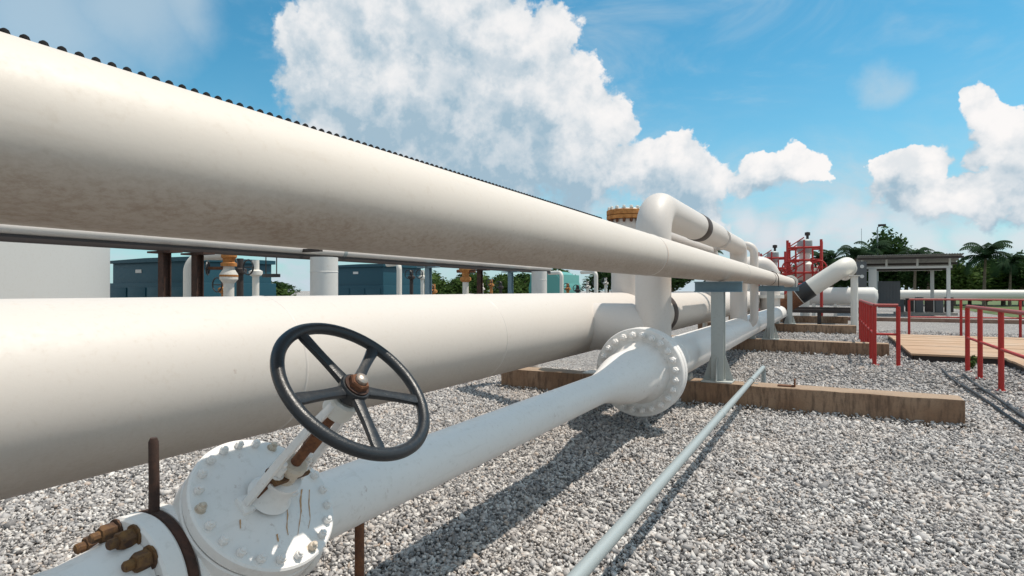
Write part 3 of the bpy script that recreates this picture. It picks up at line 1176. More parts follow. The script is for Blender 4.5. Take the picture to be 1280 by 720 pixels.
# ------------------------------------------------------------------ grey posts under the upper pipe
def post(y, lab):
    tt = thing('pipe_post', lab, 'pipe support', (UX, y, .25), 'grey posts carrying the upper pipe')
    bm = B()
    box(bm, (UX - .16, y - .14, .25), (UX + .16, y + .14, .268), None, .003)
    ob('base_plate', bm, POSTG, tt)
    bm = B()
    # H column
    box(bm, (UX - .066, y - .07, .268), (UX + .066, y - .058, 1.232), None, .002)
    box(bm, (UX - .066, y + .058, .268), (UX + .066, y + .07, 1.232), None, .002)
    box(bm, (UX - .006, y - .0582, .268), (UX + .006, y + .0582, 1.232))
    ob('column', bm, POSTG, tt)
    for ax, ay in ((1, 0), (-1, 0), (0, -1), (0, 1)):
        bm = B()
        pts = [(.078, 0), (.155, 0), (.155, .02), (.078, .26)]
        vs = []
        for s in (-.005, .005):
            row = []
            for d, h in pts:
                off = Vector((ax * d, ay * d, .268 + h)) + (Vector((0, s, 0)) if ax else Vector((s, 0, 0)))
                row.append(bm.verts.new(Vector((UX, y, 0)) + off))
            vs.append(row)
        bm.faces.new(vs[0])
        bm.faces.new(vs[1])
        for q in range(4):
            bm.faces.new((vs[0][q], vs[0][(q + 1) % 4], vs[1][(q + 1) % 4], vs[1][q]))
        ob('gusset', bm, POSTG, tt)
    bm = B()
    box(bm, (UX - .25, y - .06, 1.232), (UX + .25, y + .06, 1.242))
    box(bm, (UX - .25, y - .06, 1.337), (UX + .25, y + .06, 1.347))
    box(bm, (UX - .25, y - .006, 1.2422), (UX + .25, y + .006, 1.3368))
    ob('cross_beam', bm, BLUEG, tt)
    bm = B()
    sweep(bm, [(UX + (UR + .01) * math.cos(R(a)), y, UZ + (UR + .01) * math.sin(R(a))) for a in range(0, 181, 12)], .008, 10)
    bm2 = bm
    cyl(bm2, (UX + UR + .01, y, 1.32), (UX + UR + .01, y, UZ), .008, 10)
    cyl(bm2, (UX - UR - .01, y, 1.32), (UX - UR - .01, y, UZ), .008, 10)
    if y > 10:
        ob('u_bolt', bm2, RUSTD, tt)
    else:
        bm2.free()


post(6.9, 'grey steel post with flared foot carrying the upper pipe on the first sleeper')
post(13.35, 'grey steel post with flared foot carrying the upper pipe on the second sleeper')
post(19.75, 'grey steel post with flared foot carrying the upper pipe on the third sleeper')

# ------------------------------------------------------------------ conduit over the gravel
t = thing('conduit', 'slim galvanised conduit lying over the sleeper beside the white pipe', 'conduit', (-.764, 4, .28))
bm = B()
cyl(bm, (-.764, -1.5, .2785), (-.764, 8.0, .2785), .0275, 24)
ob('tube', bm, GALV, t, 40)
for yy in (4.9, 1.1):
    bm = B()
    lathe(bm, (-.764, yy, .2785), (0, 1, 0), [(0, .0275), (.004, .0315), (.08, .0315), (.084, .0275)], 24, False)
    ob('coupling', bm, GALV, t)
bm = B()
sweep(bm, fillet([(-.764, 8.0, .2785), (-.764, 8.25, .2785), (-.764, 8.25, -.05)], .09), .0275, 20)
ob('end_bend', bm, GALV, t)
bm = B()
box(bm, (-.50, 6.84, .251), (-.33, 6.93, .262), None, .002)
box(bm, (-.345, 6.84, .262), (-.331, 6.93, .33), None, .002)
o = ob('angle_bracket', bm, RUST)
bm = B()
sweep(bm, [(-.764 + .031 * math.cos(R(a)), 6.9, .2785 + .031 * math.sin(R(a))) for a in range(0, 181, 15)], .006, 8)
box(bm, (-.835, 6.885, .251), (-.795, 6.915, .257))
box(bm, (-.733, 6.885, .251), (-.693, 6.915, .257))
ob('strap', bm, GALV, t)
tag(o, 'small rusty angle bracket bolted on the first sleeper beside the conduit end', 'bracket')

# hoses along the railing
for k, (x0, lab) in enumerate(((1.50, 'thin black hose on the gravel farther from the red railing'), (1.66, 'thin black hose on the gravel closer to the red railing'))):
    bm = B()
    pts = [(x0 + .025 * math.sin(y * 1.1 + k * 2), y, .03 + .012 * math.sin(y * 2.3 + k)) for y in np.arange(5.0, 11.3 - .3 * k, .25)]
    sweep(bm, pts, .016, 10)
    o = ob('hose', bm, HOSE)
    tag(o, lab, 'hose', 'hoses on the gravel')


# ------------------------------------------------------------------ red railings
def railing(pts, lab, H=1.0, rails=(1.0, .52), pw=.032, sub=None, mat=RED):
    tt = thing('red_railing', lab, 'railing', (pts[0][0], pts[0][1], 0), 'red railings')
    for x, y in pts:
        bm = B()
        cyl(bm, (x, y, -.05), (x, y, H - .02), pw, 14)
        p_ = ob('post', bm, RED, tt)
        bm = B()
        lathe(bm, (x, y, -.01), (0, 0, 1), [(0, .07), (.012, .07)], 14)
        ob('foot_plate', bm, RED, p_)
    for h in rails:
        bm = B()
        path = [Vector((x, y, h - .005 * (h < .9))) for x, y in pts]
        rr = .026 if h > .9 else .02
        for a, b in zip(path, path[1:]):
            cyl(bm, a, b, rr, 12)
        ob('top_rail' if h > .9 else 'mid_rail', bm, PINK if h > .9 else RED, tt)


railing([(1.87, 11.6), (1.87, 10.7), (1.87, 9.5), (1.87, 8.2), (1.87, 6.9)], 'red pipe railing whose posts stand next to the black hoses')
railing([(.98, 11.85), (.64, 11.85), (.64, 12.8), (.64, 13.75), (.64, 14.7), (.64, 15.65), (.64, 16.6), (.64, 17.55)], 'red pipe railing with a short return, running back past the second sleeper')
railing([(1.9, 19.9), (3.1, 20.1), (4.4, 20.3), (5.7, 20.5), (7.0, 20.7), (8.3, 20.9), (9.6, 21.1)], 'red pipe railing crossing behind the timber platform')

# ------------------------------------------------------------------ timber platform
t = thing('timber_platform', 'low platform of weathered boards between the red railings', 'platform', (3.5, 13, 0))
for (x0, x1, y0, y1) in ((1.25, 7.5, 12.75, 18.2), (2.53, 7.5, 5.5, 12.74)):
    w = .29
    n = int((y1 - y0) / w)
    for k in range(n):
        ya = y0 + k * (y1 - y0) / n
        bm = B()
        box(bm, (0, 0, 0), (x1 - x0 - random.uniform(0, .03), (y1 - y0) / n - .012, .035), None, .004)
        o = ob('plank', bm, PLANK, t)
        o.matrix_basis = Matrix.Translation((x0 + random.uniform(-.012, .012), ya, .10 + random.uniform(-.004, .004))) @ Matrix.Rotation(random.uniform(-.0015, .0015), 4, 'Y')
for (a, b) in (((1.30, 12.80, -.03), (7.5, 12.86, .096)), ((1.28, 12.87, -.03), (1.34, 18.2, .096)), ((2.56, 5.5, -.03), (2.62, 12.79, .096)), ((4.9, 5.5, -.03), (4.96, 18.2, .095))):
    bm = B()
    box(bm, a, b, None, .003)
    ob('edge_beam', bm, DARK, t)

# small weed at the railing foot
def leaf_cloud(n, rx, ry, rz, size, seed, lumps=9, shell=.55):
    r_ = np.random.RandomState(seed)
    cs = r_.randn(lumps, 3)
    cs /= np.linalg.norm(cs, axis=1)[:, None]
    cs *= r_.uniform(.25, .72, (lumps, 1))
    rad = r_.uniform(.30, .52, lumps)
    which = r_.randint(0, lumps, n)
    d = r_.randn(n, 3)
    d /= np.linalg.norm(d, axis=1)[:, None]
    p = cs[which] + d * (rad[which] * (shell + (1 - shell) * r_.rand(n)) * r_.uniform(.85, 1.12, n))[:, None]
    p *= (rx, ry, rz)
    u = r_.randn(n, 3)
    u[:, 2] *= .6
    u /= np.linalg.norm(u, axis=1)[:, None]
    v = np.cross(u, d + r_.randn(n, 3) * .6)
    v /= np.linalg.norm(v, axis=1)[:, None] + 1e-6
    s = size * r_.uniform(.6, 1.3, (n, 1))
    V = np.stack([p - u * s, p + v * s * .5, p + u * s, p - v * s * .5], 1).reshape(-1, 3)
    F = np.arange(4 * n).reshape(-1, 4)
    T = np.repeat(np.clip(.25 + .5 * r_.rand(n) + .35 * (which % 3 - 1) * .5, 0, 1), 4)
    me = bpy.data.meshes.new('crown')
    me.from_pydata(V.tolist(), [], F.tolist())
    a = me.attributes.new('tone', 'FLOAT', 'POINT')
    a.data.foreach_set('value', T.astype(np.float32))
    return me


me = leaf_cloud(160, .14, .14, .13, .03, 91, 5)
me.materials.append(LEAFM)
o = link('weed', me, None, Matrix.Translation((1.98, 11.9, .1)))
tag(o, 'small green weed growing in the gravel at a red railing foot', 'weed')


# ------------------------------------------------------------------ background right: diagonal pipe, red valve cages, shelter
t = thing('sloping_pipe', 'thick white pipe climbing at a slant out of the yard with a black taped end', 'pipe', (-1.3, 21.5, 0))
D0, D1 = Vector((-1.24, 22, .86)), Vector((.42, 22, 2.05))
bm = B()
dirv = (D1 - D0).normalized()
sweep(bm, fillet([D0 - dirv * .9, D1, (.55, 25.2, 2.05), (.60, 34.0, 2.02)], .40, 10), .28, 40)
ob('slanted_run', bm, OFFW, t, 50)
bm = B()
P0 = D0 + dirv * .35
lathe(bm, P0, dirv, [(0, .281), (.02, .292), (.43, .292), (.45, .281)], 40, False)
ob('tape_band', bm, BLACK, t)
bm = B()
lathe(bm, D0 - dirv * .95, dirv, [(0, .286), (1.28, .286)], 40, False)
ob('buried_sleeve', bm, RUST, t)
t = thing('sloping_pipe_post', 'pale post with cap plate under the top of the slanted pipe', 'pipe support', (.78, 21.6, 0))
bm = B()
cyl(bm, (.64, 21.9, -.05), (.64, 21.9, 1.70), .105, 24)
ob('column', bm, OFFW, t)
bm = B()
box(bm, (.48, 21.74, 1.70), (.80, 22.06, 1.73))
ob('cap_plate', bm, OFFW, t)


def cage(x, y, lab, s=1.0, z0=0.0):
    """valve with actuator inside a red tube access frame"""
    tt = thing('caged_valve', lab, 'valve', (x, y, 0), 'red framed valves at the far end')
    w, h0, h1 = .60 * s, 1.55 * s, 3.25 * s
    bm = B()
    cyl(bm, (x, y, -.05), (x, y, h0), .17 * s, 20)
    lathe(bm, (x, y, h0), (0, 0, 1), [(0, .2 * s), (.1, .34 * s), (.42 * s, .42 * s), (.75 * s, .34 * s), (.85 * s, .2 * s), (1.2 * s, .2 * s)], 24)
    ob('valve_body', bm, OFFW, tt)
    bm = B()
    lathe(bm, (x, y, h0 + 1.2 * s), (0, 0, 1), [(0, .24 * s), (.06, .28 * s), (.5 * s, .28 * s), (.56 * s, .2 * s)], 20)
    ob('actuator', bm, GALV, tt)
    bm = B()
    lathe(bm, (x + .1 * s, y, h0 + 1.76 * s), (0, 0, 1), [(0, .05), (.15, .05), (.16, .1), (.28, .1), (.3, .03)], 12)
    ob('position_indicator', bm, DARK, tt)
    bm = B()
    lathe(bm, (x - .5 * s, y, h0 + .42 * s), (1, 0, 0), [(0, .30 * s), (.06, .30 * s), (.07, .16 * s), (.93 * s, .16 * s), (.94 * s, .30 * s), (1.0 * s, .30 * s)], 24)
    ob('side_flange', bm, OFFW, tt)
    for sx in (-1, 1):
        for sy in (-1, 1):
            bm = B()
            cyl(bm, (x + sx * w, y + sy * w, -.05), (x + sx * w, y + sy * w, h1), .05 * s, 10)
            ob('frame_post', bm, RED, tt)
    for sx, sy in ((0, -1), (0, 1), (-.5, -1), (.5, -1)):
        bm = B()
        cyl(bm, (x + sx * w, y + sy * w, 1.44 * s), (x + sx * w, y + sy * w, h1 - .35 * (abs(sx) > .1)), .035 * s, 10)
        ob('frame_post', bm, RED, tt)
    for hz in (1.5, 1.95, 2.45, 2.95):
        bm = B()
        h = hz * s
        c = [(x - w, y - w, h), (x + w, y - w, h), (x + w, y + w, h), (x - w, y + w, h)]
        for k in range(4):
            cyl(bm, c[k], c[(k + 1) % 4], .045 * s, 10)
        for sy in (-1, 1):
            cyl(bm, (x - w, y + sy * w, h), (x, y + sy * w, h + .4 * s), .022 * s, 8)
        ob('frame_rail', bm, RED, tt)
    bm = B()
    box(bm, (x - w, y - w, 1.40 * s), (x + w, y + w, 1.44 * s))
    ob('grating', bm, RUSTD, tt)
    for sx in (-1, 1):
        bm = B()
        rr = .26 * s
        cc = Vector((x + sx * .52 * s, y - .74 * s, 2.15 * s))
        sweep(bm, [cc + Vector((math.cos(k * PI / 10) * rr, 0, math.sin(k * PI / 10) * rr)) for k in range(21)], .03, 8, False)
        for k in range(3):
            a = k * PI / 3
            cyl(bm, cc - Vector((math.cos(a) * rr, 0, math.sin(a) * rr)), cc + Vector((math.cos(a) * rr, 0, math.sin(a) * rr)), .02, 6)
        cyl(bm, cc, cc + Vector((0, .5, 0)), .03, 8)
        ob('handwheel', bm, RED, tt)


p = atY(1006, 27)
cage(p.x, 27, 'white valve in a red tube cage directly above the slanted pipe end', 1.0)
p = atY(966, 30)
cage(p.x, 30, 'white valve in a red tube cage beyond the taped end of the upper pipe', .92)

# white elbow cluster beyond the pipes
t = thing('return_bend', 'squat white pipe bend behind the far end of the upper pipe', 'pipe', (-2.3, 21.5, 0))
bm = B()
sweep(bm, fillet([(-2.6, 20.5, .2), (-2.6, 20.5, 2.05), (-1.75, 21.0, 2.05), (-1.75, 21.0, .2)], .4, 10), .30, 32)
ob('bend', bm, CREAM2, t, 50)
bm = B()
lathe(bm, (-1.75, 21.0, 1.0), (0, 0, 1), [(0, .42), (.1, .42)], 28)
ob('flange', bm, OFFW, t)

# far level pipes
t = thing('far_pipeline', 'long pale grey pipe lying level across the far side of the yard', 'pipe', (10, 43, 0))
bm = B()
cyl(bm, (-6, 43, .98), (70, 47, .98), .30, 28)
ob('pipe_run', bm, OFFW, t, 40)
for k in range(9):
    x = -3 + k * 7.5
    y = 43 + (x + 6) / 76 * 4
    bm = B()
    box(bm, (x - .18, y - .35, -.05), (x + .18, y + .35, .72), None, .01)
    ob('pier', bm, CONC if k % 2 else DARK, t)
t = thing('far_vessel', 'white horizontal drum on short legs behind the slanted pipe', 'vessel', (-.2, 30, 0))
bm = B()
lathe(bm, (-1.3, 30, 1.0), (1, 0, 0), [(0, .12), (.05, .30), (.16, .38), (2.9, .38), (3.0, .30), (3.06, .12)], 28)
ob('shell', bm, WALLW, t, 50)
for x in (-.7, .15, 1.0):
    bm = B()
    box(bm, (x - .07, 29.75, -.05), (x + .07, 30.25, .68))
    ob('leg', bm, OFFW, t)
bm = B()
box(bm, (.55, 28.9, -.1), (8.6, 29.1, .13), None, .01)
o = ob('kerb', bm, simple('red_concrete', (.20, .11, .08), (.28, .18, .13), 5))
tag(o, 'low reddish concrete kerb in front of the open shelter', 'kerb')
t = thing('pipe_trestle', 'dark low trestle of beams under the slanted pipe', 'pipe support', (-.5, 25, 0))
for yy, zz in ((24.6, .55), (25.5, .62)):
    bm = B()
    box(bm, (-1.7, yy - .08, zz - .12), (.9, yy + .08, zz), None, .004)
    ob('beam', bm, DARK, t)
for x in (-1.55, -.4, .75):
    bm = B()
    box(bm, (x - .06, 24.55, -.05), (x + .06, 24.67, .43))
    box(bm, (x - .06, 25.44, -.05), (x + .06, 25.56, .50))
    ob('leg', bm, DARK, t)

# shelter
t = thing('open_shelter', 'open-sided shelter with sloping dark sheet roof on white posts', 'shelter', (3.3, 37, 0))
SY0, SY1 = 35.6, 38.6
for x, y, r, h in ((1.85, SY0, .17, 2.34), (5.0, SY0, .075, 2.34), (1.95, SY1, .10, 2.3), (4.72, SY1, .075, 2.3)):
    bm = B()
    box(bm, (x - r, y - r, -.05), (x + r, y + r, h), None, .01)
    ob('post', bm, WALLW, t)
for y, h in ((SY0, 2.34), (SY1, 2.3)):
    bm = B()
    box(bm, (1.3, y - .06, h), (5.15, y + .06, h + .11))
    ob('beam', bm, WALLW, t)
for x in (1.4, 2.45, 3.75, 5.05):
    bm = B()
    cyl(bm, (x, SY0, 2.45), (x, SY0, 2.95), .05, 10)
    ob('strut', bm, WALLW, t)
for k in range(7):
    x0 = 1.15 + k * .62
    bm = B()
    nn = 6
    for j in range(nn):
        xa, xb, xc = x0 + .615 * j / nn, x0 + .615 * (j + .5) / nn, x0 + .615 * (j + 1) / nn
        for (p, q, zp, zq) in ((xa, xb, 0, .03), (xb, xc, .03, 0)):
            bm.faces.new([bm.verts.new(v) for v in ((p, SY0 - .9, 2.98 + zp), (q, SY0 - .9, 2.98 + zq), (q, SY1 + .5, 2.40 + zq), (p, SY1 + .5, 2.40 + zp))])
    bmesh.ops.remove_doubles(bm, verts=bm.verts, dist=.001)
    bmesh.ops.solidify(bm, geom=bm.faces[:], thickness=.012)
    ob('roof_sheet', bm, ROOFM, t, None)
bm = B()
for k, (y, z) in enumerate(((SY0 - .7, 2.90), (SY0 + .8, 2.66), (SY1 - .6, 2.43))):
    box(bm, (1.15, y - .04, z - .12), (5.5, y + .04, z - .02))
    ob('purlin', bm, DARK, t)
    bm = B()
bm.free()
bm = B()
for k in range(14):
    x = 2.12 + k * .07
    box(bm, (x, 36.4 + (.02 if k % 2 else 0), .35), (x + .075, 36.45 + (.02 if k % 2 else 0), 1.72))
o = ob('corrugated_screen', bm, GREYM)
tag(o, 'dark grey corrugated screen standing inside the open shelter', 'screen')
t = thing('control_cabinet', 'tall grey control cabinet with round gauges beside the shelter', 'cabinet', (1.35, 35, 0))
bm = B()
box(bm, (1.12, 34.9, .9), (1.56, 35.25, 2.7), None, .01)
ob('case', bm, GREYM, t)
for z in (2.45, 1.95):
    bm = B()
    lathe(bm, (1.36, 34.895, z), (0, -1, 0), [(0, .09), (.03, .09), (.035, .07)], 18)
    ob('gauge', bm, WALLW, t)
for x in (1.17, 1.51):
    bm = B()
    box(bm, (x - .03, 35.0, -.05), (x + .03, 35.06, .9))
    ob('leg', bm, DARK, t)
t = thing('equipment_rack', 'low dark equipment rack at the shelter right side', 'rack', (3.8, 37, 0))
for k in range(6):
    x = 3.0 + k * .42
    bm = B()
    box(bm, (x, 37.2, .12 + .02 * (k % 2)), (x + .34, 37.6, .78 + .06 * (k % 3)), None, .01)
    ob('box_unit', bm, DARK if k % 2 else GREYM, t)
bm = B()
box(bm, (2.9, 37.1, -.05), (5.6, 37.7, .119))
ob('plinth', bm, CONC, t)

# lamp post
p = atY(1097, 58)
t = thing('lamp_post', 'thin grey lamp post with a single flat head above the trees', 'lamp post', (p.x, 58, 0))
bm = B()
lathe(bm, (p.x, 58, -.1), (0, 0, 1), [(0, .09), (6.4, .05)], 12)
ob('pole', bm, GALV, t)
bm = B()
sweep(bm, [(p.x, 58, 6.25), (p.x, 57.8, 6.45), (p.x + .25, 57.4, 6.55)], .035, 8)
ob('arm', bm, GALV, t)
bm = B()
box(bm, (p.x, 57.15, 6.48), (p.x + .55, 57.45, 6.64), None, .04)
ob('lamp_head', bm, DARK, t)
bm = B()
cyl(bm, (atY(1077, 60).x, 60, -.1), (atY(1077, 60).x, 60, 6.6), .035, 8, .015)
o = ob('mast', bm, GALV)
tag(o, 'very thin bare aerial mast left of the lamp post behind the trees', 'mast')


# ------------------------------------------------------------------ trees
def trunk(bm, h, r0, r1, lean=.1, limbs=5, seed=0):
    q = random.Random(seed)
    pts = [Vector((lean * (k / 5) ** 2, 0, h * k / 5 - .1)) for k in range(6)]
    sweep(bm, pts, [r0 + (r1 - r0) * k / 5 for k in range(6)], 9)
    for k in range(limbs):
        a = q.uniform(0, 2 * PI)
        b = pts[3] + (pts[5] - pts[3]) * q.random()
        e = b + Vector((math.cos(a) * h * .35, math.sin(a) * h * .35, h * q.uniform(.25, .5)))
        sweep(bm, [b, (b + e) / 2 + Vector((0, 0, .1)), e], [r1 * .8, r1 * .5, r1 * .2], 7)


CR = [leaf_cloud(2600, 1, 1, 1, .085, 11, 12), leaf_cloud(2600, 1, 1, 1, .085, 12, 10), leaf_cloud(2400, 1, 1, 1, .09, 13, 14)]
for c in CR:
    c.materials.append(LEAFD)
CR2 = []
for c in CR:
    d = c.copy()
    d.materials.clear()
    d.materials.append(LEAFM)
    CR2.append(d)
bm = B()
trunk(bm, 1.0, .07, .035, .05, 5, 4)
TR = mesh(bm, BARK, 50, 'trunk')


def tree(x, y, h, w, var, lab, name='broadleaf_tree', light=False, group='trees along the far edge of the yard'):
    tt = thing(name, lab, 'tree', (x, y, 0), group)
    tr = link('trunk', TR, tt, Matrix.Translation((x, y, 0)) @ Matrix.Diagonal((h * .6, h * .6, h * .6, 1)))
    cr = link('crown', (CR2 if light else CR)[var % 3], tt, Matrix.Translation((x, y, h * .58)) @ Matrix.Rotation(var * 1.3, 4, 'Z') @ Matrix.Diagonal((w / 2, w / 2, h * .46, 1)))
    return tt


TREES = [(1062, 62, 4.6, 3.6, 0, 0), (1086, 66, 5.8, 4.6, 1, 0), (1112, 62, 6.3, 4.8, 2, 0), (1132, 64, 5.2, 4.2, 0, 0), (1150, 60, 4.2, 4.2, 1, 0),
         (1172, 63, 4.0, 4.8, 2, 0), (1192, 60, 3.9, 4.6, 0, 1), (1212, 66, 3.8, 5.0, 1, 0), (1232, 62, 3.2, 5.0, 2, 1), (1254, 64, 4.3, 5.2, 0, 0),
         (1276, 62, 4.6, 5.2, 1, 0), (1300, 64, 4.4, 5.6, 2, 0), (1330, 66, 4.8, 6, 0, 0), (1046, 70, 4.2, 4.0, 1, 0), (1024, 72, 4.4, 4.2, 2, 0), (1000, 74, 4.3, 4.4, 0, 0), (975, 74, 4.6, 4.4, 1, 0), (950, 70, 4.4, 4.6, 2, 0)]
TLAB = {1062: 'dark tree behind the top end of the slanted pipe', 1086: 'broad dark tree between the aerial mast and the lamp post', 1112: 'tallest dark tree, just right of the lamp post above the shelter roof',
        1132: 'dark tree seen over the middle of the shelter roof', 1150: 'dark tree filling the middle of the open shelter', 1172: 'dark tree behind the slim right post of the shelter',
        1192: 'lighter green tree just outside the right edge of the shelter roof', 1212: 'dark tree between the shelter and the lone tall palm', 1232: 'low lighter green tree at the foot of the lone tall palm',
        1254: 'dark tree just right of the lone tall palm', 1276: 'dark tree beside the small palm behind the far railing', 1046: 'dark tree behind the middle of the slanted pipe', 1024: 'dark tree right of the tall red cage', 1000: 'dark tree behind the tall red cage'}
lab_l = {0: 'dark green bushy tree in the row beyond the shelter and far pipe', 1: 'lighter green bushy tree in the row beyond the shelter and far pipe'}
for px, y, h, w, v, li in TREES:
    p = atY(px, y)
    tree(p.x, y, h, w, v, TLAB.get(px, lab_l[li]), light=bool(li))


def palm_mesh(seed):
    q = random.Random(seed)
    V, F, T = [], [], []
    for k in range(17):
        az = 2 * PI * k / 17 + q.uniform(-.15, .15)
        el = R(q.choice((82, 70, 58, 45, 25, 5)) + q.uniform(-6, 6))
        ln = q.uniform(.85, 1.1)
        pos = Vector((0, 0, 0))
        dirh = Vector((math.cos(az), math.sin(az), 0))
        side = Vector((-math.sin(az), math.cos(az), 0))
        n = 16
        tone = q.uniform(.2, .9)
        for j in range(n):
            s = j / n
            e = el - R(125) * s ** 1.25
            d = dirh * math.cos(e) + Vector((0, 0, math.sin(e)))
            nxt = pos + d * ln / n
            lw = .24 * math.sin(PI * min(1, .15 + s * .85)) ** .7 + .03
            for sd in (-1, 1):
                tip = pos + side * sd * lw * .8 + d * lw * .45 - Vector((0, 0, lw * .55))
                b = len(V)
                V += [pos, nxt, tip + d * .02, tip]
                F.append((b, b + 1, b + 2, b + 3))
                T += [tone * .7 + .3 * q.random()] * 4
            pos = nxt
    me = bpy.data.meshes.new('fronds')
    me.from_pydata([tuple(v) for v in V], [], F)
    a = me.attributes.new('tone', 'FLOAT', 'POINT')
    a.data.foreach_set('value', T)
    me.materials.append(LEAFP)
    return me


PALMS = [palm_mesh(s) for s in (1, 2, 3)]
bm = B()
sweep(bm, [Vector((.04 * (k / 8) ** 2, 0, k / 8)) for k in range(9)], [.05 - .022 * k / 8 for k in range(9)], 10)
PT = mesh(bm, BARK, 60, 'trunk')
for px, y, h, fl_, v, lab in ((1230, 56, 3.7, 2.3, 0, 'tall palm with drooping fronds standing alone right of the shelter'),
                              (1262, 60, 3.4, 1.5, 1, 'small palm behind the far railing among green trees'),
                              (1087, 58, 4.3, 2.0, 1, 'palm with drooping fronds behind the shelter left end, near the lamp post'),
                              (1068, 57, 4.0, 1.9, 2, 'palm with drooping fronds beside the top of the slanted pipe'),
                              (1143, 58, 3.9, 1.6, 0, 'palm with drooping fronds showing over the middle of the shelter roof'),
                              (1160, 59, 3.7, 1.6, 2, 'palm with drooping fronds showing over the right half of the shelter roof'),
                              (1040, 60, 3.9, 1.8, 1, 'palm with drooping fronds between the red cages and the slanted pipe'),
                              (1026, 62, 4.0, 1.7, 0, 'palm with drooping fronds closest to the tall red cage'),
                              (884, 64, 4.8, 2.0, 2, 'palm glimpsed under the level run of the tall riser')):
    p = atY(px, y)
    tt = thing('palm_tree', lab, 'palm', (p.x, y, 0), 'palms beyond the yard')
    link('trunk', PT, tt, Matrix.Translation((p.x, y, -.1)) @ Matrix.Diagonal((h * .7, h * .7, h + .1, 1)))
    link('crown', PALMS[v], tt, Matrix.Translation((p.x + .03 * h, y, h)) @ Matrix.Rotation(v * 1.1 + px, 4, 'Z') @ Matrix.Scale(fl_, 4))

# ------------------------------------------------------------------ background left, seen between the two big pipes
TX, TY, TRD = -10.47, 1.65, 3.5
t = thing('white_tank', 'smooth white storage tank standing behind the wide lower pipe', 'tank', (TX, TY, 0))
for k in range(3):
    bm = B()
    lathe(bm, (TX, TY, -.05 + k * .96), (0, 0, 1), [(0, TRD - .004 * (k % 2)), (.96, TRD - .004 * (k % 2))], 128, False)
    ob('shell_course', bm, TANKW, t, 40)
bm = B()
lathe(bm, (TX, TY, 2.825), (0, 0, 1), [(0, TRD + .04), (.06, TRD + .04), (.07, TRD - .05), (.5, .3), (.52, .02)], 96)
ob('roof', bm, TANKW, t, 30)


def cab(px0, px1, pxc, Y, h, lab):
    """gabled teal sheet-metal kiosk; corner towards the yard at column pxc"""
    c = atY(pxc, Y)
    w = abs(atY(px1, Y).x - c.x)
    dl = abs(atY(px0, Y).x - c.x)
    tt = thing('teal_kiosk', lab, 'kiosk', (c.x, Y, 0), 'teal kiosks behind the pipes')
    bm = B()
    box(bm, (c.x - dl, Y, -.05), (c.x + w, Y + 1.6, h - .12), None, .01)
    box(bm, (c.x - dl - .06, Y - .06, -.05), (c.x + w + .06, Y + 1.66, 1.38), None, .01)
    ob('case', bm, TEAL, tt)
    bm = B()
    vs = []
    for y in (Y - .05, Y + 1.65):
        vs.append([bm.verts.new((x, y, z)) for x, z in ((c.x - dl - .05, h - .121), (c.x + w + .05, h - .121), (c.x + w + .05, h - .05), (c.x + w * .15, h - .045), (c.x - dl - .05, h - .07))])
    bm.faces.new(vs[0])
    bm.faces.new(vs[1])
    for q in range(5):
        bm.faces.new((vs[0][q], vs[0][(q + 1) % 5], vs[1][(q + 1) % 5], vs[1][q]))
    ob('roof', bm, TEAL, tt, None)
    n = 4
    for k in range(n):
        xa = c.x - dl + (dl + w) * k / n
        bm = B()
        box(bm, (xa + .03, Y - .075, .1), (xa + (dl + w) / n - .03, Y - .061, 1.30), None, .004)
        d = ob('door', bm, TEAL, tt)
        bm = B()
        box(bm, (xa + .08, Y - .10, .8), (xa + .11, Y - .076, .95))
        ob('handle', bm, GALV, d)
    bm = B()
    box(bm, (c.x - .12, Y - .012, h - .3), (c.x + .05, Y - .001, h - .24))
    ob('name_plate', bm, WALLW, tt)


cab(141, 240, 175, 6.3, 1.86, 'dark teal sheet-metal kiosk next to the white tank')
cab(403, 479, 446, 12.0, 1.98, 'dark teal sheet-metal kiosk behind the thicker white columns')
p = atY(683, 24)
t = thing('pale_teal_hut', 'pale green-teal metal hut right of a white column', 'hut', (p.x, 24, 0))
bm = B()
box(bm, (p.x - .8, 24, -.05), (p.x + .75, 26, 1.95), None, .02)
ob('wall', bm, TEALL, t)
bm = B()
lathe(bm, (p.x - .025, 23.95, 1.30), (0, 1, 0), [(0, .82), (2.1, .82)], 32)
ob('roof', bm, TEALL, t, 30)
bm = B()
box(bm, (p.x - .35, 23.96, 0), (p.x + .3, 23.995, 1.75))
ob('door', bm, GREYM, t)

# rack with slim pipes beyond the wide pipe
RX = -5.0
rk = []
for y, lab in ((3.12, 'brown steel rack post in front of the teal kiosk'), (3.42, 'brown steel rack post under the rusty flanged elbow'), (6.9, 'grey-blue rack post in front of the farther teal kiosk'),
               (8.3, 'dark steel rack post between kiosk and shrubs'), (9.35, 'grey-blue rack post left of the second white column')):
    t = thing('rack_post', lab, 'post', (RX, y, 0), 'posts of the slim pipe rack')
    m_ = RUSTD if y < 4 or y == 8.3 else BLUEG
    bm = B()
    box(bm, (RX - .036, y - .036, -.05), (RX + .036, y - .028, 1.567))
    box(bm, (RX - .036, y + .028, -.05), (RX + .036, y + .036, 1.567))
    box(bm, (RX - .004, y - .0282, -.05), (RX + .004, y + .0282, 1.567))
    ob('column', bm, m_, t)
    bm = B()
    box(bm, (RX - .16, y - .055, 1.568), (RX + .16, y + .055, 1.584))
    ob('cap_plate', bm, m_, t)
t = thing('rack_beam', 'dark brown steel beam running along the slim pipe rack', 'beam', (RX, 4, 1.62))
bm = B()
box(bm, (RX - .03, -2, 1.585), (RX + .03, 11, 1.634), None, .002)
ob('web', bm, DARK, t)
t = thing('rack_pipe', 'slim cream pipe lying on the dark rack beam', 'pipe', (RX, 4, 1.72))
bm = B()
cyl(bm, (RX, -2, 1.687), (RX, 11, 1.687), .052, 24)
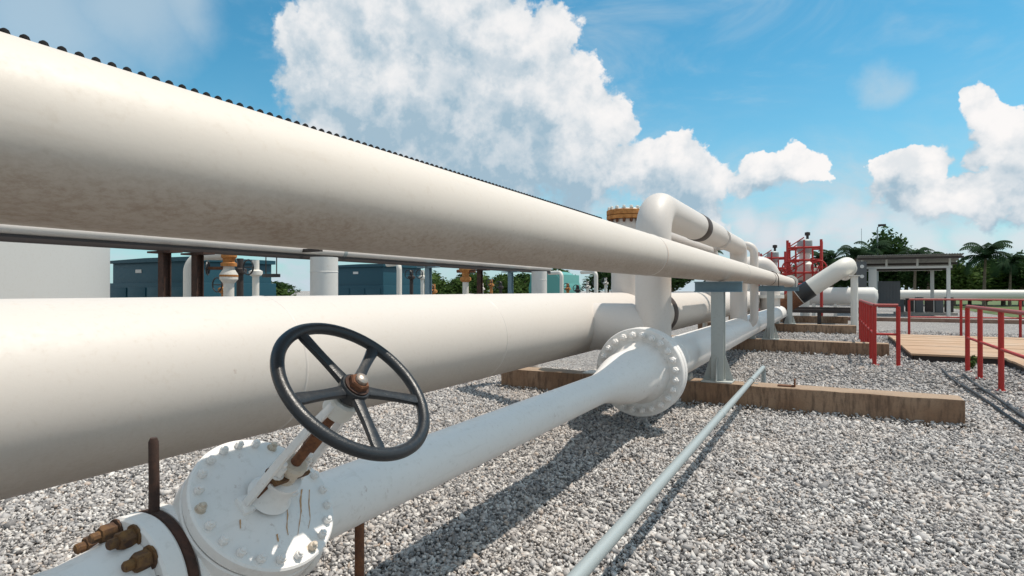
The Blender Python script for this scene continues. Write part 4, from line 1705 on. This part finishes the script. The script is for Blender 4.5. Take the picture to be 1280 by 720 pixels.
ob('pipe_run', bm, CREAM2, t)
for y in (.9, 5.2):
    bm = B()
    lathe(bm, (RX, y, 1.687), (0, 1, 0), [(0, .0525), (.003, .057), (.05, .057), (.053, .0525)], 24, False)
    ob('clamp', bm, GALV, t)
# thick white columns
for y, lab in ((4.69, 'thick white column standing behind the wide pipe, close to the hanging gauge'), (10.0, 'thick white column standing left of the pale teal hut'), (15.3, 'thick white column standing right of the pale teal hut')):
    t = thing('white_column', lab, 'column', (RX + .02, y, 0), 'thick white columns')
    bm = B()
    cyl(bm, (RX + .25, y, -.05), (RX + .25, y, 1.60), .142, 32)
    ob('shaft', bm, WALLW, t)
    bm = B()
    lathe(bm, (RX + .25, y, 1.44), (0, 0, 1), [(0, .142), (.003, .145), (.008, .145), (.011, .142)], 32, False)
    ob('weld_bead', bm, WALLW, t)
    bm = B()
    lathe(bm, (RX + .25, y, -.03), (0, 0, 1), [(0, .21), (.05, .21)], 28)
    ob('base_flange', bm, WALLW, t)

# flanged elbow with small valve
ex, ey = -5.6, 3.95
t = thing('small_elbow_pipe', 'cream pipe bent over at the top into a rusty orange flange', 'pipe', (ex, ey, 0))
a = atY(236, 3.75)
b = atY(286, 3.95)
bm = B()
sweep(bm, fillet([(a.x, 3.75, -.05), (a.x, 3.75, 1.60), (b.x, 3.95, 1.60)], .17, 10), .05, 24)
ob('bent_run', bm, OFFW, t, 50)
bm = B()
lathe(bm, (b.x, 3.95, 1.66), (0, 0, -1), [(0, .065), (.02, .075), (.08, .075), (.10, .055), (.13, .055), (.14, .075), (.17, .075)], 24)
fl = ob('flange', bm, RUSTO, t, 30)
t = thing('small_globe_valve', 'small white and rusty valve with a black wheel below the orange flange', 'valve', (b.x, 3.95, 0))
bm = B()
lathe(bm, (b.x, 3.95, 1.489), (0, 0, -1), [(0, .05), (.03, .055), (.08, .085), (.13, .085), (.17, .05), (.6, .05), (1.52, .05)], 24)
ob('valve_body', bm, OFFW, t, 40)
bm = B()
lathe(bm, (b.x, 3.95, 1.405), (0, 0, -1), [(0, .087), (.02, .087)], 20)
ob('rusty_band', bm, RUSTO, t)
bm = B()
cyl(bm, (b.x, 3.95, 1.47), (b.x - .14, 3.82, 1.47), .015, 10)
ob('stem', bm, RUST, t)
bm = B()
cc = Vector((b.x - .14, 3.82, 1.47))
ax = Vector((-.74, -.67, 0))
fx, fy, _ = frame(ax)
sweep(bm, [cc + (fx * math.cos(k * PI / 10) + fy * math.sin(k * PI / 10)) * .065 for k in range(21)], .009, 8, False)
for k in range(3):
    a2 = k * PI / 3
    v = (fx * math.cos(a2) + fy * math.sin(a2)) * .065
    cyl(bm, cc - v, cc + v, .006, 6)
ob('handwheel', bm, BLACK, t)
# second rusty valve column farther along
p = atY(582, 9.2)
t = thing('rusty_valve_column', 'slim white standpipe topped by an orange rusty valve near the shrubs', 'valve', (p.x, 9.2, 0))
bm = B()
cyl(bm, (p.x, 9.2, -.05), (p.x, 9.2, 1.40), .055, 20)
ob('standpipe', bm, OFFW, t)
bm = B()
lathe(bm, (p.x, 9.2, 1.401), (0, 0, 1), [(0, .06), (.03, .10), (.08, .10), (.10, .06), (.16, .07), (.22, .12), (.26, .12)], 20)
ob('valve_body', bm, RUSTO, t, 30)
bm = B()
cyl(bm, (p.x - .18, 9.2, 1.60), (p.x + .2, 9.2, 1.60), .03, 12)
ob('lever', bm, RUST, t)
# slim white pipes
for px, y, r, lab in ((499, 8.2, .045, 'slim white upright pipe right of the farther teal kiosk'), (745, 14.2, .05, 'slim white upright pipe behind the wide pipe close to its branch stub'), (702, 14.5, .05, 'slim pale upright pipe just right of the pale teal hut')):
    p = atY(px, y)
    bm = B()
    sweep(bm, fillet([(p.x, y, -.05), (p.x, y, 1.72), (p.x - .5, y + .3, 1.72)], .12, 8), r, 18)
    o = ob('upright_pipe', bm, OFFW, smooth=50)
    tag(o, lab, 'pipe', 'slim upright pipes')
# hanging gauge box
p = atY(339, 4.6)
t = thing('hanging_gauge', 'black gauge box hung from two thin rods under the rack', 'gauge', (p.x, 4.6, 1.4))
bm = B()
box(bm, (p.x - .10, 4.56, 1.395), (p.x + .10, 4.64, 1.432), None, .004)
ob('gauge_box', bm, BLACK, t)
for s in (-1, 1):
    bm = B()
    cyl(bm, (p.x + s * .085, 4.6, 1.432), (p.x + s * .085, 4.6, 1.66), .006, 8)
    ob('rod', bm, DARK, t)
bm = B()
box(bm, (p.x - .3, 4.58, 1.655), (RX + .3, 4.62, 1.69))
ob('carrier_bar', bm, DARK, t)
# pump skid items between columns
def skid(px, y, lab, seed, s=1.0):
    q = random.Random(seed)
    p = atY(px, y)
    tt = thing('pump_set', lab, 'pump', (p.x, y, 0), 'pump sets behind the pipes')
    bm = B()
    box(bm, (p.x - .5 * s, y - .3, -.05), (p.x + .5 * s, y + .3, .3), None, .01)
    ob('plinth', bm, CONC, tt)
    bm = B()
    lathe(bm, (p.x - .42 * s, y, .85), (1, 0, 0), [(0, .12), (.04, .26), (.4 * s, .28), (.44 * s, .16), (.55 * s, .16), (.58 * s, .24), (.8 * s, .24), (.84 * s, .1)], 22)
    ob('motor', bm, GALV if seed % 2 else BLUEG, tt, 35)
    bm = B()
    box(bm, (p.x - .35 * s, y - .15, .3), (p.x + .35 * s, y + .15, .62))
    ob('stand', bm, DARK, tt)
    for k in range(3):
        x = p.x + (-.32 + .32 * k) * s
        bm = B()
        h = q.uniform(1.38, 1.75)
        cyl(bm, (x, y, .8), (x, y, h), .045, 14)
        lathe(bm, (x, y, h - .22), (0, 0, 1), [(0, .05), (.02, .09), (.07, .09), (.09, .05)], 16)
        ob('outlet_pipe', bm, (OFFW, RUSTO, DARK)[(k + seed) % 3], tt, 35)
        bm = B()
        cc = Vector((x, y - .12, h - .1))
        sweep(bm, [cc + Vector((math.cos(j * PI / 8) * .1, 0, math.sin(j * PI / 8) * .1)) for j in range(17)], .011, 7, False)
        cyl(bm, cc - Vector((.1, 0, 0)), cc + Vector((.1, 0, 0)), .008, 6)
        cyl(bm, cc, cc + Vector((0, .12, 0)), .01, 6)
        ob('handwheel', bm, BLACK, tt)


skid(300, 5.6, 'white valve and pump set behind the small orange flange', 1)
skid(528, 11.5, 'pump set with small handwheels between the two thick columns', 2)
skid(614, 15.5, 'pump set with small handwheels in front of the shrubs', 3)
skid(722, 17.0, 'pump set with small handwheels right of the pale teal hut', 4)
skid(757, 18.5, 'pump set with small handwheels near the branch stub of the wide pipe', 5)

SHR = 'green shrub showing in the gap between the two big pipes'
for px, y, h, w, v in ((489, 21, 1.95, 1.6, 0), (560, 24, 2.1, 2.2, 1), (603, 26, 2.05, 2.2, 2), (634, 23, 2.0, 1.8, 0), (540, 30, 2.2, 3.0, 2), (330, 17, 1.55, 2.5, 1), (650, 30, 2.3, 3, 1), (310, 18, 1.6, 3, 2)):
    p = atY(px, y)
    tree(p.x, y, h, w, v, {489: 'green shrub beside the slim white upright pipe and the farther teal kiosk', 330: 'low green shrub under the hanging black gauge box', 310: 'low green shrub behind the small globe valve'}.get(px, SHR), name='shrub', light=True, group='shrubs behind the big pipes')
for px, y, h, w, v in ((590, 60, 3.6, 6, 0), (640, 64, 3.8, 7, 1), (700, 66, 3.8, 7, 2), (540, 58, 3.4, 6, 2), (480, 56, 3.0, 6, 1), (350, 50, 2.4, 6, 0), (760, 68, 4, 6, 0), (840, 70, 4.4, 6, 1), (900, 72, 4.6, 5, 2)):
    p = atY(px, y)
    tree(p.x, y, h, w, v, 'dark distant tree on the skyline behind the pumps and columns', group='distant trees on the left skyline')
